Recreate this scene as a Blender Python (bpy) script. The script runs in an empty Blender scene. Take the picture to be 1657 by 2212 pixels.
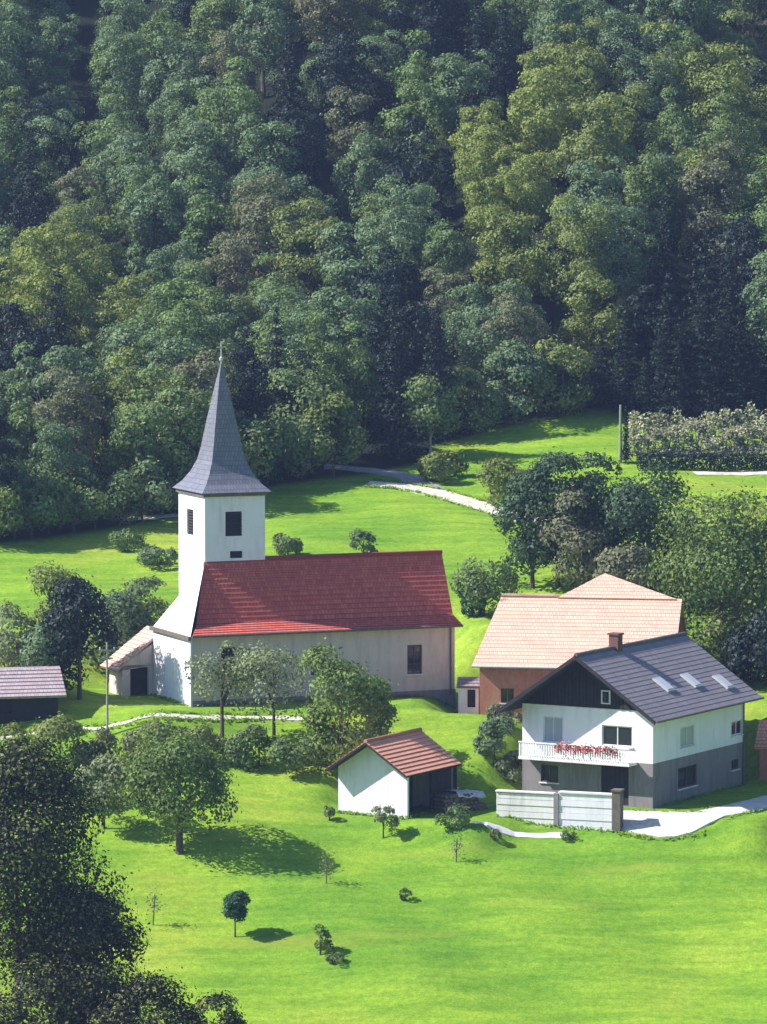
import bpy, math, random
import numpy as np
from mathutils import Vector, Matrix

# ------------------------------------------------------------------ camera, sky, sun, exposure
scene = bpy.context.scene
COL = scene.collection
R = math.radians
CAM_Z, CAM_Y, PITCH, F = 35.5, -300.0, R(-4.5), 10800.0      # F: focal length in units where the picture is 1657 x 2212

cam_d = bpy.data.cameras.new('camera')
cam = bpy.data.objects.new('camera', cam_d); COL.objects.link(cam)
cam.location = (0, CAM_Y, CAM_Z); cam.rotation_euler = (R(90) + PITCH, 0, 0)
cam_d.sensor_fit = 'VERTICAL'; cam_d.sensor_height = 24.0; cam_d.lens = 24.0 * F / 2212.0
cam_d.clip_start = 1.0; cam_d.clip_end = 3000.0
scene.camera = cam

SUN_EL, SUN_AZ = R(42), R(1)     # height; turn towards the camera from straight left
sd = Vector((-math.cos(SUN_EL) * math.cos(SUN_AZ), -math.cos(SUN_EL) * math.sin(SUN_AZ), math.sin(SUN_EL)))
sun_l = bpy.data.lights.new('sun', 'SUN'); sun_l.energy = 4.6; sun_l.angle = R(0.5); sun_l.color = (1.0, 0.95, 0.87)
sun = bpy.data.objects.new('sun', sun_l); COL.objects.link(sun)
sun.location = (-100, -40, 120)
sun.rotation_euler = (-sd).to_track_quat('-Z', 'Y').to_euler()

world = bpy.data.worlds.new('World'); scene.world = world; world.use_nodes = True
wn = world.node_tree.nodes; wl = world.node_tree.links
sky = wn.new('ShaderNodeTexSky'); sky.sky_type = 'NISHITA'; sky.sun_disc = False
sky.ozone_density = 7.0; sky.sun_elevation = SUN_EL; sky.sun_rotation = math.atan2(sd.x, sd.y)
wl.new(sky.outputs[0], wn['Background'].inputs[0]); wn['Background'].inputs[1].default_value = 0.09
vs = scene.view_settings
vs.view_transform = 'Standard'; vs.look = 'None'; vs.exposure = 1.06; vs.gamma = 1.0
scene.cycles.max_bounces = 5; scene.cycles.transparent_max_bounces = 4
scene.cycles.diffuse_bounces = 2; scene.cycles.glossy_bounces = 2; scene.cycles.transmission_bounces = 3

# ------------------------------------------------------------------ pixel <-> world
CAMP = Vector((0, CAM_Y, CAM_Z))
def ray(u, v):
    a, b = (u - 828.5) / F, (1106.0 - v) / F
    return Vector((a, math.cos(PITCH) - b * math.sin(PITCH), math.sin(PITCH) + b * math.cos(PITCH)))
def P(u, v, Y):
    d = ray(u, v); return CAMP + d * (Y / d.y)
def uv_of(p):
    d = Vector(p) - CAMP
    fy = d.y * math.cos(PITCH) + d.z * math.sin(PITCH)
    fz = -d.y * math.sin(PITCH) + d.z * math.cos(PITCH)
    return 828.5 + F * d.x / fy, 1106.0 - F * fz / fy

# ------------------------------------------------------------------ terrain
_T = [(-400, 60), (-60, 45), (0, 31), (40, 6), (100, -20), (180, -27), (235, -20.5), (262, -12.4), (283, -5.2), (300, 0), (318, 3.6),
      (333, 6.4), (352, 9.6), (366, 12.0), (380, 16), (420, 30.5), (460, 47), (520, 72), (600, 98), (760, 130), (1200, 175)]
_ty = np.arange(-400, 1201, 0.5)
_tz = np.interp(_ty, [a for a, b in _T], [b for a, b in _T])
_k = np.exp(-0.5 * (np.arange(-24, 25) * 0.5 / 4.0) ** 2); _k /= _k.sum()
_tz = np.convolve(np.pad(_tz, 24, mode='edge'), _k, mode='valid')
PADS = []     # (origin, angle, x0, x1, y0, y1, z, margin)
def sstep(t):
    t = np.clip(t, 0, 1); return t * t * (3 - 2 * t)
def height(x, y):
    x = np.asarray(x, float); y = np.asarray(y, float)
    z = np.interp(y - CAM_Y, _ty, _tz)
    Y = y - CAM_Y
    fz = sstep((Y - 360) / 40)
    z = z + fz * (3.2 * np.sin(x * 0.085 + Y * 0.03 + 0.6) + 1.8 * np.sin(x * 0.19 - Y * 0.05))
    z = z + 0.22 * np.sin(x * 0.21 + 1.0) * np.sin(Y * 0.17) + 0.10 * np.sin(x * 0.55 + Y * 0.31)
    z = z + sstep((330 - Y) / 40) * sstep((Y - 240) / 20) * (0.012 * x)
    for (o, a, x0, x1, y0, y1, pz, mg) in PADS:
        c, s = math.cos(a), math.sin(a)
        lx = (x - o[0]) * c + (y - o[1]) * s; ly = -(x - o[0]) * s + (y - o[1]) * c
        dx = np.maximum(np.maximum(x0 - lx, lx - x1), 0); dy = np.maximum(np.maximum(y0 - ly, ly - y1), 0)
        w = 1 - sstep(np.sqrt(dx * dx + dy * dy) / mg)
        z = z * (1 - w) + pz * w
    return z
def hz(x, y): return float(height(x, y))
def G(u, v):
    d = ray(u, v); d = d / d.y
    lo = 225.0; t = lo
    while t < 600:
        p = CAMP + d * t
        if p.z < hz(p.x, p.y): break
        lo = t; t += 0.5
    hi = t
    for _ in range(24):
        m = (lo + hi) / 2; p = CAMP + d * m
        if p.z < hz(p.x, p.y): hi = m
        else: lo = m
    p = CAMP + d * hi
    return Vector((p.x, p.y, hz(p.x, p.y)))

def frame(loc, deg): return Matrix.Translation(loc) @ Matrix.Rotation(R(deg), 4, 'Z')
CH_L = P(415, 1527, 300.0); CH = frame(CH_L, 22)
HO_L = P(1410, 1747, 286.0); HO = frame(HO_L, -30)
BA_L = P(1036, 1560, 302.5); BA = frame(BA_L, -9)
SH_L = P(880, 1768, 284.5); SH = frame(SH_L, -30)
PADS += [(CH_L, R(22), -2.5, 19, -1.0, 11, CH_L.z, 4.0),
         (BA_L, R(-9), -1, 13, -1.0, 10, BA_L.z, 3.0),
         (HO_L, R(-30), -9.6, 7, -1.2, 13, HO_L.z, 2.6),
         (SH_L, R(-30), -5.0, 4.5, -0.2, 7, SH_L.z, 2.0)]
def on_plane(M, u, v, axis, val):
    """picture point -> local point of frame M on the plane axis == val"""
    Mi = M.inverted(); o = Mi @ CAMP; d = Mi.to_3x3() @ ray(u, v)
    t = (val - o[axis]) / d[axis]
    return o + d * t

# ------------------------------------------------------------------ mesh helpers
class MB:
    def __init__(s): s.v = []; s.f = []; s.m = []; s.uv = {}
    def face(s, pts, mi=0, uvs=None):
        i = len(s.v); s.v += [tuple(p) for p in pts]; s.f.append(tuple(range(i, i + len(pts)))); s.m.append(mi)
        if uvs: s.uv[len(s.f) - 1] = uvs
    def box(s, x0, x1, y0, y1, z0, z1, mi=0):
        c = [(x0,y0,z0),(x1,y0,z0),(x1,y1,z0),(x0,y1,z0),(x0,y0,z1),(x1,y0,z1),(x1,y1,z1),(x0,y1,z1)]
        s.hexa(c, mi)
    def hexa(s, c, mi=0):
        for q in ((3,2,1,0),(4,5,6,7),(0,1,5,4),(1,2,6,5),(2,3,7,6),(3,0,4,7)):
            s.face([c[k] for k in q], mi)
    def tube(s, pts, rad, n=7, mi=0):
        rings = []
        for k, p in enumerate(pts):
            p = Vector(p)
            a = Vector(pts[max(0, k - 1)]); b = Vector(pts[min(len(pts) - 1, k + 1)])
            t = (b - a).normalized()
            x = t.orthogonal().normalized() if abs(t.z) < .9 else (Vector((1,0,0)) - t * t.x).normalized()
            y = t.cross(x)
            i = len(s.v)
            for j in range(n):
                an = 2 * math.pi * j / n
                s.v.append(tuple(p + (x * math.cos(an) + y * math.sin(an)) * rad[k]))
            rings.append(i)
        for k in range(len(rings) - 1):
            for j in range(n):
                s.f.append((rings[k] + j, rings[k] + (j + 1) % n, rings[k + 1] + (j + 1) % n, rings[k + 1] + j)); s.m.append(mi)
        s.f.append(tuple(rings[0] + j for j in range(n - 1, -1, -1))); s.m.append(mi)
        s.f.append(tuple(rings[-1] + j for j in range(n))); s.m.append(mi)
    def wall(s, o, ax, W, H, nrm, holes=(), depth=.18, mi=0):
        """upright rectangle W x H from o along ax, facing nrm, with rectangular holes (a0,a1,z0,z1) and their reveals"""
        o = Vector(o); ax = Vector(ax); nrm = Vector(nrm); up = Vector((0,0,1))
        xs = sorted({0, W, *[h[0] for h in holes], *[h[1] for h in holes]}); zs = sorted({0, H, *[h[2] for h in holes], *[h[3] for h in holes]})
        pt = lambda a, z, d=0: o + ax * a + up * z - nrm * d
        flip = ax.cross(up).dot(nrm) < 0
        def add(q): s.face(q[::-1] if flip else q, mi)
        for i in range(len(xs) - 1):
            for j in range(len(zs) - 1):
                ca, cz = (xs[i] + xs[i+1]) / 2, (zs[j] + zs[j+1]) / 2
                if any(h[0] < ca < h[1] and h[2] < cz < h[3] for h in holes): continue
                add([pt(xs[i], zs[j]), pt(xs[i+1], zs[j]), pt(xs[i+1], zs[j+1]), pt(xs[i], zs[j+1])])
        for (a0, a1, z0, z1) in holes:
            for (p, q) in (((a0,z0),(a1,z0)), ((a1,z0),(a1,z1)), ((a1,z1),(a0,z1)), ((a0,z1),(a0,z0))):
                add([pt(*p), pt(*p, depth), pt(*q, depth), pt(*q)])
    def roof(s, p00, p10, p11, p01, course=.33, lift=.05, thick=.12, mi=0, mu=None):
        """tiled slope in stepped courses: p00,p10 along the eave, p11,p01 along the ridge"""
        p00, p10, p11, p01 = map(Vector, (p00, p10, p11, p01))
        n = ((p10 - p00).cross(p01 - p00)).normalized()
        if n.z < 0: n = -n
        L = ((p01 + p11) / 2 - (p00 + p10) / 2).length
        k = max(1, int(round(L / course)))
        ax = (p10 - p00).normalized()
        for i in range(k):
            a, b = i / k, (i + 1) / k
            la, ra, lb, rb = p00.lerp(p01, a), p10.lerp(p11, a), p00.lerp(p01, b), p10.lerp(p11, b)
            la2, ra2 = la + n * lift, ra + n * lift
            lb2, rb2 = lb + n * .008, rb + n * .008
            uvq = [((x - p00).dot(ax), (a if t < 2 else b) * L) for t, x in enumerate((la, ra, rb, lb))]
            s.face([la2, ra2, rb2, lb2], mi, uvq)
            s.face([la, ra, ra2, la2], mi, [uvq[0], uvq[1], uvq[1], uvq[0]])
            s.face([la, la2, lb2], mi, [uvq[0]] * 3); s.face([ra, rb2, ra2], mi, [uvq[1]] * 3)
        m2 = mi if mu is None else mu
        d = -n * thick
        s.face([p01 + d, p11 + d, p10 + d, p00 + d], m2)
        for a, b in ((p00, p10), (p10, p11), (p11, p01), (p01, p00)):
            s.face([a + d, b + d, b, a], m2)
    def mesh(s, name, mats):
        me = bpy.data.meshes.new(name); me.from_pydata(s.v, [], s.f)
        for m in (mats if isinstance(mats, (list, tuple)) else [mats]): me.materials.append(m)
        me.polygons.foreach_set('material_index', s.m)
        if s.uv:
            ul = me.uv_layers.new(name='UVMap')
            for fi, uvs in s.uv.items():
                ls = me.polygons[fi].loop_start
                for k, q in enumerate(uvs): ul.data[ls + k].uv = q
        me.update(); return me
    def build(s, name, mats, parent=None, smooth=False):
        me = s.mesh(name, mats)
        if smooth: me.polygons.foreach_set('use_smooth', [True] * len(me.polygons))
        return link(name, me, parent)
def link(name, me, parent=None):
    o = bpy.data.objects.new(name, me); COL.objects.link(o)
    if parent: o.parent = parent
    return o
def thing(name, label, cat, M=None, group=None):
    o = bpy.data.objects.new(name, None); COL.objects.link(o); o.empty_display_size = .5
    if M is not None: o.matrix_world = M
    return tag(o, label, cat, group)
def tag(o, label=None, cat=None, group=None, kind=None):
    if label: o['label'] = label
    if cat: o['category'] = cat
    if group: o['group'] = group
    if kind: o['kind'] = kind
    return o

# ------------------------------------------------------------------ materials
def new_mat(name):
    m = bpy.data.materials.new(name); m.use_nodes = True
    nt = m.node_tree; nt.nodes.clear()
    out = nt.nodes.new('ShaderNodeOutputMaterial')
    return m, nt, nt.nodes, nt.links, out
def ramp(ns, stops):
    r = ns.new('ShaderNodeValToRGB'); cr = r.color_ramp
    while len(cr.elements) < len(stops): cr.elements.new(.5)
    for e, (p, c) in zip(cr.elements, stops): e.position = p; e.color = (*c, 1)
    return r
def noise(ns, ls, vec, scale, detail=4, rough=.6):
    n = ns.new('ShaderNodeTexNoise'); n.inputs['Scale'].default_value = scale; n.inputs['Detail'].default_value = detail
    n.inputs['Roughness'].default_value = rough
    if vec is not None: ls.new(vec, n.inputs['Vector'])
    return n
def mix(ns, ls, fac, a, b, mode='MIX'):
    m = ns.new('ShaderNodeMix'); m.data_type = 'RGBA'; m.blend_type = mode
    for sock, val in ((m.inputs[0], fac), (m.inputs[6], a), (m.inputs[7], b)):
        if hasattr(val, 'is_linked') or hasattr(val, 'links'): ls.new(val, sock)
        elif isinstance(val, tuple): sock.default_value = (*val, 1)
        else: sock.default_value = val
    return m.outputs[2]
def rough_mat(name, c1, c2, scale=1.5, rough=.85, bump=.3, fine=14, stain=None):
    m, nt, ns, ls, out = new_mat(name)
    tc = ns.new('ShaderNodeTexCoord'); b = ns.new('ShaderNodeBsdfPrincipled'); b.inputs['Roughness'].default_value = rough
    b.inputs['Specular IOR Level'].default_value = .25
    n1 = noise(ns, ls, tc.outputs['Object'], scale, 6, .65); rp = ramp(ns, [(.3, c1), (.7, c2)]); ls.new(n1.outputs[0], rp.inputs[0])
    col = rp.outputs[0]
    if stain:
        mp = ns.new('ShaderNodeMapping'); mp.inputs['Scale'].default_value = (1.6, 1.6, .25); ls.new(tc.outputs['Object'], mp.inputs[0])
        n3 = noise(ns, ls, mp.outputs[0], 1.3, 5, .7); r3 = ramp(ns, [(.48, (0,0,0)), (.72, (1,1,1))]); ls.new(n3.outputs[0], r3.inputs[0])
        col = mix(ns, ls, r3.outputs[0], col, stain)
    ls.new(col, b.inputs['Base Color'])
    n2 = noise(ns, ls, tc.outputs['Object'], fine, 3); bp = ns.new('ShaderNodeBump'); bp.inputs['Strength'].default_value = bump; bp.inputs['Distance'].default_value = .03
    ls.new(n2.outputs[0], bp.inputs['Height']); ls.new(bp.outputs[0], b.inputs['Normal'])
    ls.new(b.outputs[0], out.inputs[0]); return m
def tile_mat(name, c1, c2, c3, bw=.24, rh=.33, rough=.75, patch=.45):
    m, nt, ns, ls, out = new_mat(name)
    uv = ns.new('ShaderNodeUVMap'); tc = ns.new('ShaderNodeTexCoord')
    br = ns.new('ShaderNodeTexBrick'); br.inputs['Scale'].default_value = 1; br.inputs['Brick Width'].default_value = bw; br.inputs['Row Height'].default_value = rh
    br.inputs['Mortar Size'].default_value = .012; br.inputs['Color1'].default_value = (*c1, 1); br.inputs['Color2'].default_value = (*c2, 1)
    br.inputs['Mortar'].default_value = (*[k * .5 for k in c1], 1); br.offset = .5; br.inputs['Bias'].default_value = 0
    ls.new(uv.outputs[0], br.inputs[0])
    n1 = noise(ns, ls, tc.outputs['Object'], .6, 6, .7); r1 = ramp(ns, [(.42, (0,0,0)), (.68, (1,1,1))]); ls.new(n1.outputs[0], r1.inputs[0])
    mm = ns.new('ShaderNodeMath'); mm.operation = 'MULTIPLY'; mm.inputs[1].default_value = patch; ls.new(r1.outputs[0], mm.inputs[0])
    col = mix(ns, ls, mm.outputs[0], br.outputs[0], c3)
    b = ns.new('ShaderNodeBsdfPrincipled'); b.inputs['Roughness'].default_value = rough; b.inputs['Specular IOR Level'].default_value = .25
    ls.new(col, b.inputs['Base Color'])
    bp = ns.new('ShaderNodeBump'); bp.inputs['Strength'].default_value = .5; bp.inputs['Distance'].default_value = .03
    ls.new(br.outputs[1], bp.inputs['Height']); bp.invert = True; ls.new(bp.outputs[0], b.inputs['Normal'])
    ls.new(b.outputs[0], out.inputs[0]); return m
def leaf_mat(name, c1, c2, c3=None, trans=.28, gloss=.015, k=1.0, few=False):
    c1, c2 = [tuple(x * k for x in c) for c in (c1, c2)]; c3 = c3 and tuple(x * k for x in c3)
    m, nt, ns, ls, out = new_mat(name)
    ge = ns.new('ShaderNodeNewGeometry'); oi = ns.new('ShaderNodeObjectInfo'); tc = ns.new('ShaderNodeTexCoord')
    fac = ge.outputs['Random Per Island']
    if few:
        rf = ramp(ns, [(.60, (0,0,0)), (.96, (1,1,1))]); ls.new(fac, rf.inputs[0]); fac = rf.outputs[0]
    col = mix(ns, ls, fac, c1, c2)
    n1 = noise(ns, ls, tc.outputs['Object'], .55, 3); r1 = ramp(ns, [(.4, (.72,.72,.72)), (.65, (1.18,1.18,1.18))]); ls.new(n1.outputs[0], r1.inputs[0])
    col = mix(ns, ls, 1.0, col, r1.outputs[0], 'MULTIPLY')
    if c3:
        r2 = ramp(ns, [(.35, (0,0,0)), (1, (1,1,1))]); ls.new(oi.outputs['Random'], r2.inputs[0])
        col = mix(ns, ls, r2.outputs[0], col, c3)
    d = ns.new('ShaderNodeBsdfDiffuse'); t = ns.new('ShaderNodeBsdfTranslucent'); g = ns.new('ShaderNodeBsdfGlossy'); g.inputs['Roughness'].default_value = .5; g.inputs[0].default_value = (.6, .65, .6, 1)
    ls.new(col, d.inputs[0])
    tcx = mix(ns, ls, 1.0, col, (1.25, 1.2, .55), 'MULTIPLY'); ls.new(tcx, t.inputs[0])
    a = ns.new('ShaderNodeMixShader'); a.inputs[0].default_value = trans; ls.new(d.outputs[0], a.inputs[1]); ls.new(t.outputs[0], a.inputs[2])
    c = ns.new('ShaderNodeMixShader'); c.inputs[0].default_value = gloss; ls.new(a.outputs[0], c.inputs[1]); ls.new(g.outputs[0], c.inputs[2])
    ls.new(c.outputs[0], out.inputs[0]); return m
def glass_mat(name, c, rough=.08):
    m, nt, ns, ls, out = new_mat(name)
    b = ns.new('ShaderNodeBsdfPrincipled'); b.inputs['Base Color'].default_value = (*c, 1); b.inputs['Roughness'].default_value = rough
    b.inputs['Specular IOR Level'].default_value = .6
    ls.new(b.outputs[0], out.inputs[0]); return m
def grass_mat():
    m, nt, ns, ls, out = new_mat('meadow_grass')
    tc = ns.new('ShaderNodeTexCoord'); pos = tc.outputs['Object']
    n1 = noise(ns, ls, pos, .07, 5, .6); r1 = ramp(ns, [(.35, (.130,.265,.028)), (.52, (.210,.340,.036)), (.68, (.290,.365,.055))]); ls.new(n1.outputs[0], r1.inputs[0])
    mp = ns.new('ShaderNodeMapping'); mp.inputs['Scale'].default_value = (.12, .75, .3); mp.inputs['Rotation'].default_value = (0, 0, R(-14)); ls.new(pos, mp.inputs[0])
    n2 = noise(ns, ls, mp.outputs[0], 1.3, 5, .65); r2 = ramp(ns, [(.36, (.70,.80,.7)), (.62, (1.14,1.08,1.0))]); ls.new(n2.outputs[0], r2.inputs[0])
    col = mix(ns, ls, 1.0, r1.outputs[0], r2.outputs[0], 'MULTIPLY')
    n3 = noise(ns, ls, pos, 2.6, 6, .75); r3 = ramp(ns, [(.34, (.7,.78,.62)), (.64, (1.16,1.12,1.05))]); ls.new(n3.outputs[0], r3.inputs[0])
    col = mix(ns, ls, 1.0, col, r3.outputs[0], 'MULTIPLY')
    n6 = noise(ns, ls, pos, 9, 4, .8); r6 = ramp(ns, [(.36, (.74,.80,.70)), (.62, (1.14,1.10,1.06))]); ls.new(n6.outputs[0], r6.inputs[0])
    col = mix(ns, ls, 1.0, col, r6.outputs[0], 'MULTIPLY')
    # dry brownish lines where the hay was raked
    n4 = noise(ns, ls, mp.outputs[0], .55, 4, .6); r4 = ramp(ns, [(.60, (0,0,0)), (.74, (.55,.55,.55))]); ls.new(n4.outputs[0], r4.inputs[0])
    col = mix(ns, ls, r4.outputs[0], col, (.25, .27, .045))
    # forest floor beyond the meadow's upper edge (vertex attribute: what grows there)
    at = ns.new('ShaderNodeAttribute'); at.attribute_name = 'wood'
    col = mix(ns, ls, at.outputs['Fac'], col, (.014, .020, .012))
    b = ns.new('ShaderNodeBsdfPrincipled'); b.inputs['Roughness'].default_value = .9; b.inputs['Specular IOR Level'].default_value = .1
    ls.new(col, b.inputs['Base Color'])
    n5 = noise(ns, ls, pos, 5, 5, .8); bp = ns.new('ShaderNodeBump'); bp.inputs['Strength'].default_value = .5; bp.inputs['Distance'].default_value = .08
    ls.new(n5.outputs[0], bp.inputs['Height']); ls.new(bp.outputs[0], b.inputs['Normal'])
    ls.new(b.outputs[0], out.inputs[0]); return m

M = {}
M['grass'] = grass_mat()
M['white'] = rough_mat('white_lime_plaster', (.73,.70,.79), (.80,.77,.85), .8, stain=(.64,.60,.68))
M['oldwhite'] = rough_mat('greyed_lime_plaster', (.57,.46,.43), (.66,.54,.50), .7, stain=(.44,.36,.34))
M['greyplaster'] = rough_mat('grey_cement_plaster', (.20,.175,.19), (.25,.22,.235), .9, stain=(.15,.13,.14))
M['sideplaster'] = rough_mat('pale_grey_plaster', (.76,.73,.80), (.83,.80,.86), .8, stain=(.68,.64,.70))
M['stone'] = rough_mat('pale_concrete', (.66,.63,.64), (.78,.75,.76), 1.2, stain=(.52,.49,.50))
M['gravel'] = rough_mat('pale_gravel', (.46,.43,.36), (.70,.66,.58), 1.6, bump=.8, fine=7, stain=(.30,.31,.17))
M['yard'] = rough_mat('yard_concrete', (.44,.42,.41), (.66,.63,.61), 1.0, bump=.4, fine=10, stain=(.34,.33,.30))
M['asphalt'] = rough_mat('grey_road', (.24,.23,.25), (.34,.33,.34), 2.5)
M['brick'] = rough_mat('red_brick_wall', (.38,.13,.085), (.50,.20,.14), 2.2, stain=(.42,.27,.20))
M['darkbrick'] = rough_mat('sooty_brick', (.12,.055,.05), (.19,.09,.08), 3)
M['timber'] = rough_mat('dark_brown_timber', (.018,.016,.020), (.036,.030,.034), 3)
M['timber2'] = rough_mat('weathered_boards', (.10,.085,.075), (.17,.145,.125), 3)
M['bark'] = rough_mat('tree_bark', (.055,.045,.035), (.12,.10,.08), 4, bump=.8)
M['palebark'] = rough_mat('pale_bark', (.22,.21,.19), (.36,.35,.32), 4, bump=.6)
M['church_tile'] = tile_mat('dark_red_clay_tile', (.47,.095,.072), (.60,.155,.112), (.38,.085,.072))
M['pink_tile'] = tile_mat('pale_pink_clay_tile', (.66,.39,.30), (.74,.47,.37), (.64,.44,.32), patch=.6)
M['orange_tile'] = tile_mat('orange_clay_tile', (.74,.30,.20), (.80,.40,.28), (.66,.33,.20))
M['slate_tile'] = tile_mat('grey_concrete_tile', (.24,.205,.235), (.30,.26,.29), (.21,.19,.20), bw=.3, rh=.36)
M['mauve_tile'] = tile_mat('greyed_mauve_tile', (.40,.31,.33), (.50,.40,.42), (.36,.30,.33))
M['cream_tile'] = tile_mat('cream_clay_tile', (.56,.36,.30), (.64,.43,.37), (.56,.40,.32))
M['spire'] = tile_mat('blue_grey_shingle', (.15,.15,.195), (.20,.20,.25), (.165,.165,.21), bw=.2, rh=.28, rough=.4)
M['dark'] = rough_mat('dark_inside', (.012,.011,.012), (.022,.02,.022), 2)
M['louvre'] = rough_mat('dark_louvre_wood', (.028,.022,.03), (.05,.04,.05), 5)
M['pane'] = glass_mat('dark_window_glass', (.015,.018,.03))
M['bluepane'] = glass_mat('pale_blue_glass', (.32,.36,.45), .3)  # pale blue base colour; on the attic window it stands for a reflection
M['skylight'] = glass_mat('skylight_glass', (.62,.64,.72), .25)
M['frame'] = rough_mat('white_window_frame', (.62,.62,.62), (.72,.72,.72), 3)
M['brownframe'] = rough_mat('brown_window_frame', (.09,.055,.04), (.13,.08,.06), 3)
M['shutter'] = rough_mat('grey_green_shutter', (.20,.235,.21), (.26,.30,.27), 3)
M['flower'] = leaf_mat('pink_red_geranium', (.55,.05,.07), (.70,.22,.25), trans=.1)
M['metal'] = rough_mat('galvanised_steel', (.42,.43,.44), (.52,.53,.54), 4, rough=.5)
M['tarp'] = rough_mat('pale_tarpaulin', (.50,.52,.58), (.62,.64,.68), 1.5, rough=.5)
M['logend'] = rough_mat('cut_log', (.13,.095,.08), (.24,.18,.14), 6)
LEAF = {
 'blue':   leaf_mat('leaves_blue_green', (.105,.172,.085), (.195,.275,.150), (.150,.215,.120)),
 'mid':    leaf_mat('leaves_mid_green', (.110,.180,.060), (.205,.285,.110), (.165,.225,.090)),
 'olive':  leaf_mat('leaves_olive', (.140,.190,.050), (.245,.290,.090), (.210,.255,.085)),
 'yellow': leaf_mat('leaves_yellow_green', (.165,.220,.050), (.270,.320,.090), (.235,.285,.080)),
 'brown':  leaf_mat('leaves_brownish', (.135,.155,.085), (.225,.230,.140), (.180,.190,.115)),
 'dark':   leaf_mat('leaves_dark_shade', (.010,.020,.021), (.026,.042,.036), (.018,.030,.028), trans=.08, gloss=.02),  # near-black leaves; also carries painted shade for the wood's gaps
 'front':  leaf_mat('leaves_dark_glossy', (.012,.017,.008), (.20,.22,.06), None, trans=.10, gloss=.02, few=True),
 'bright': leaf_mat('leaves_bright_green', (.080,.170,.020), (.140,.240,.035), None),
 'orchard':leaf_mat('leaves_orchard', (.085,.145,.036), (.185,.245,.075), None),
 'fresh':  leaf_mat('leaves_fresh_green', (.105,.170,.040), (.210,.285,.080)),
 'clump':  leaf_mat('leaves_dark_blue_green', (.036,.078,.038), (.095,.150,.078)),
 'grey':   leaf_mat('leaves_grey_green', (.15,.195,.10), (.28,.32,.18), None),
 'teal':   leaf_mat('leaves_teal', (.035,.110,.055), (.065,.160,.085), None),
 'pinkish':leaf_mat('leaves_dry_pinkish', (.34,.33,.22), (.60,.56,.42), None),
 'blade':  leaf_mat('grass_blades', (.16,.31,.02), (.24,.37,.026), None, trans=.45, gloss=.0),
}

# ------------------------------------------------------------------ ground sheet, roads
EDGE_U = [-400, 0, 100, 250, 380, 570, 700, 790, 900, 940, 1040, 1190, 1330, 1372, 1657, 2100]
EDGE_V = [1190, 1172, 1160, 1138, 1112, 1050, 1030, 1022, 1000, 962, 926, 902, 876, 912, 912, 912]
def edge_v(u): return np.interp(u, EDGE_U, EDGE_V)
def axis(segs):
    out = []
    for a, b, st in segs: out += list(np.arange(a, b, st))
    return np.array(out + [segs[-1][1]])
xs = axis([(-600, -120, 24), (-120, -44, 4), (-44, 44, .8), (44, 120, 4), (120, 600, 24)])
ys = axis([(-600, -100, 20), (-100, -48, 4), (-48, 70, .8), (70, 240, 2.5), (240, 900, 30)])
XX, YY = np.meshgrid(xs, ys); ZZ = height(XX, YY)
nx, ny = len(xs), len(ys)
idx = np.arange(nx * ny).reshape(ny, nx)
quads = np.stack([idx[:-1,:-1], idx[:-1,1:], idx[1:,1:], idx[1:,:-1]], -1).reshape(-1, 4)
gm = bpy.data.meshes.new('meadow')
gm.from_pydata(np.stack([XX, YY, ZZ], -1).reshape(-1, 3).tolist(), [], quads.tolist())
gm.polygons.foreach_set('use_smooth', [True] * len(gm.polygons)); gm.materials.append(M['grass'])
dY = YY - CAM_Y
fy = dY * math.cos(PITCH) + (ZZ - CAM_Z) * math.sin(PITCH); fz_ = -dY * math.sin(PITCH) + (ZZ - CAM_Z) * math.cos(PITCH)
UU = 828.5 + F * XX / np.maximum(fy, 1); VV = 1106 - F * fz_ / np.maximum(fy, 1)
EDGE_Y = {}
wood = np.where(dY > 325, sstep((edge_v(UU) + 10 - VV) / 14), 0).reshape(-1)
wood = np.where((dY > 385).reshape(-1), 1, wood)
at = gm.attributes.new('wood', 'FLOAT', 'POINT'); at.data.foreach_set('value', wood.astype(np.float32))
tag(link('meadow', gm), kind='structure')

def ribbon(name, pts, widths, mat, lift=.045, step=.7, jit=.16):
    """a strip lying on the ground along points"""
    pts = [Vector(p) for p in pts]; P2 = []; W2 = []
    for k in range(len(pts) - 1):
        n = max(2, int((pts[k+1] - pts[k]).length / step))
        for i in range(n):
            t = i / n; P2.append(pts[k].lerp(pts[k+1], t)); W2.append(widths[k] * (1 - t) + widths[k+1] * t)
    P2.append(pts[-1]); W2.append(widths[-1])
    for _ in range(6): P2 = [P2[0]] + [(P2[i-1] + P2[i] * 2 + P2[i+1]) / 4 for i in range(1, len(P2) - 1)] + [P2[-1]]
    rnd = random.Random(len(name)); m = MB(); prev = None
    for i, p in enumerate(P2):
        t = (P2[min(i+1, len(P2)-1)] - P2[max(i-1, 0)]); t.z = 0; t.normalize(); s = Vector((-t.y, t.x, 0))
        w = W2[i] / 2
        row = []
        for j in range(6):
            q = p + s * (w * (j / 2.5 - 1) + (rnd.uniform(-jit, jit) if j in (0, 5) else 0))
            row.append((q.x, q.y, hz(q.x, q.y) + lift))
        row = [(row[0][0], row[0][1], row[0][2] - .12)] + row + [(row[-1][0], row[-1][1], row[-1][2] - .12)]
        if prev:
            for j in range(7): m.face([prev[j], prev[j+1], row[j+1], row[j]])
        prev = row
    return tag(m.build(name, mat), kind='structure')

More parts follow.
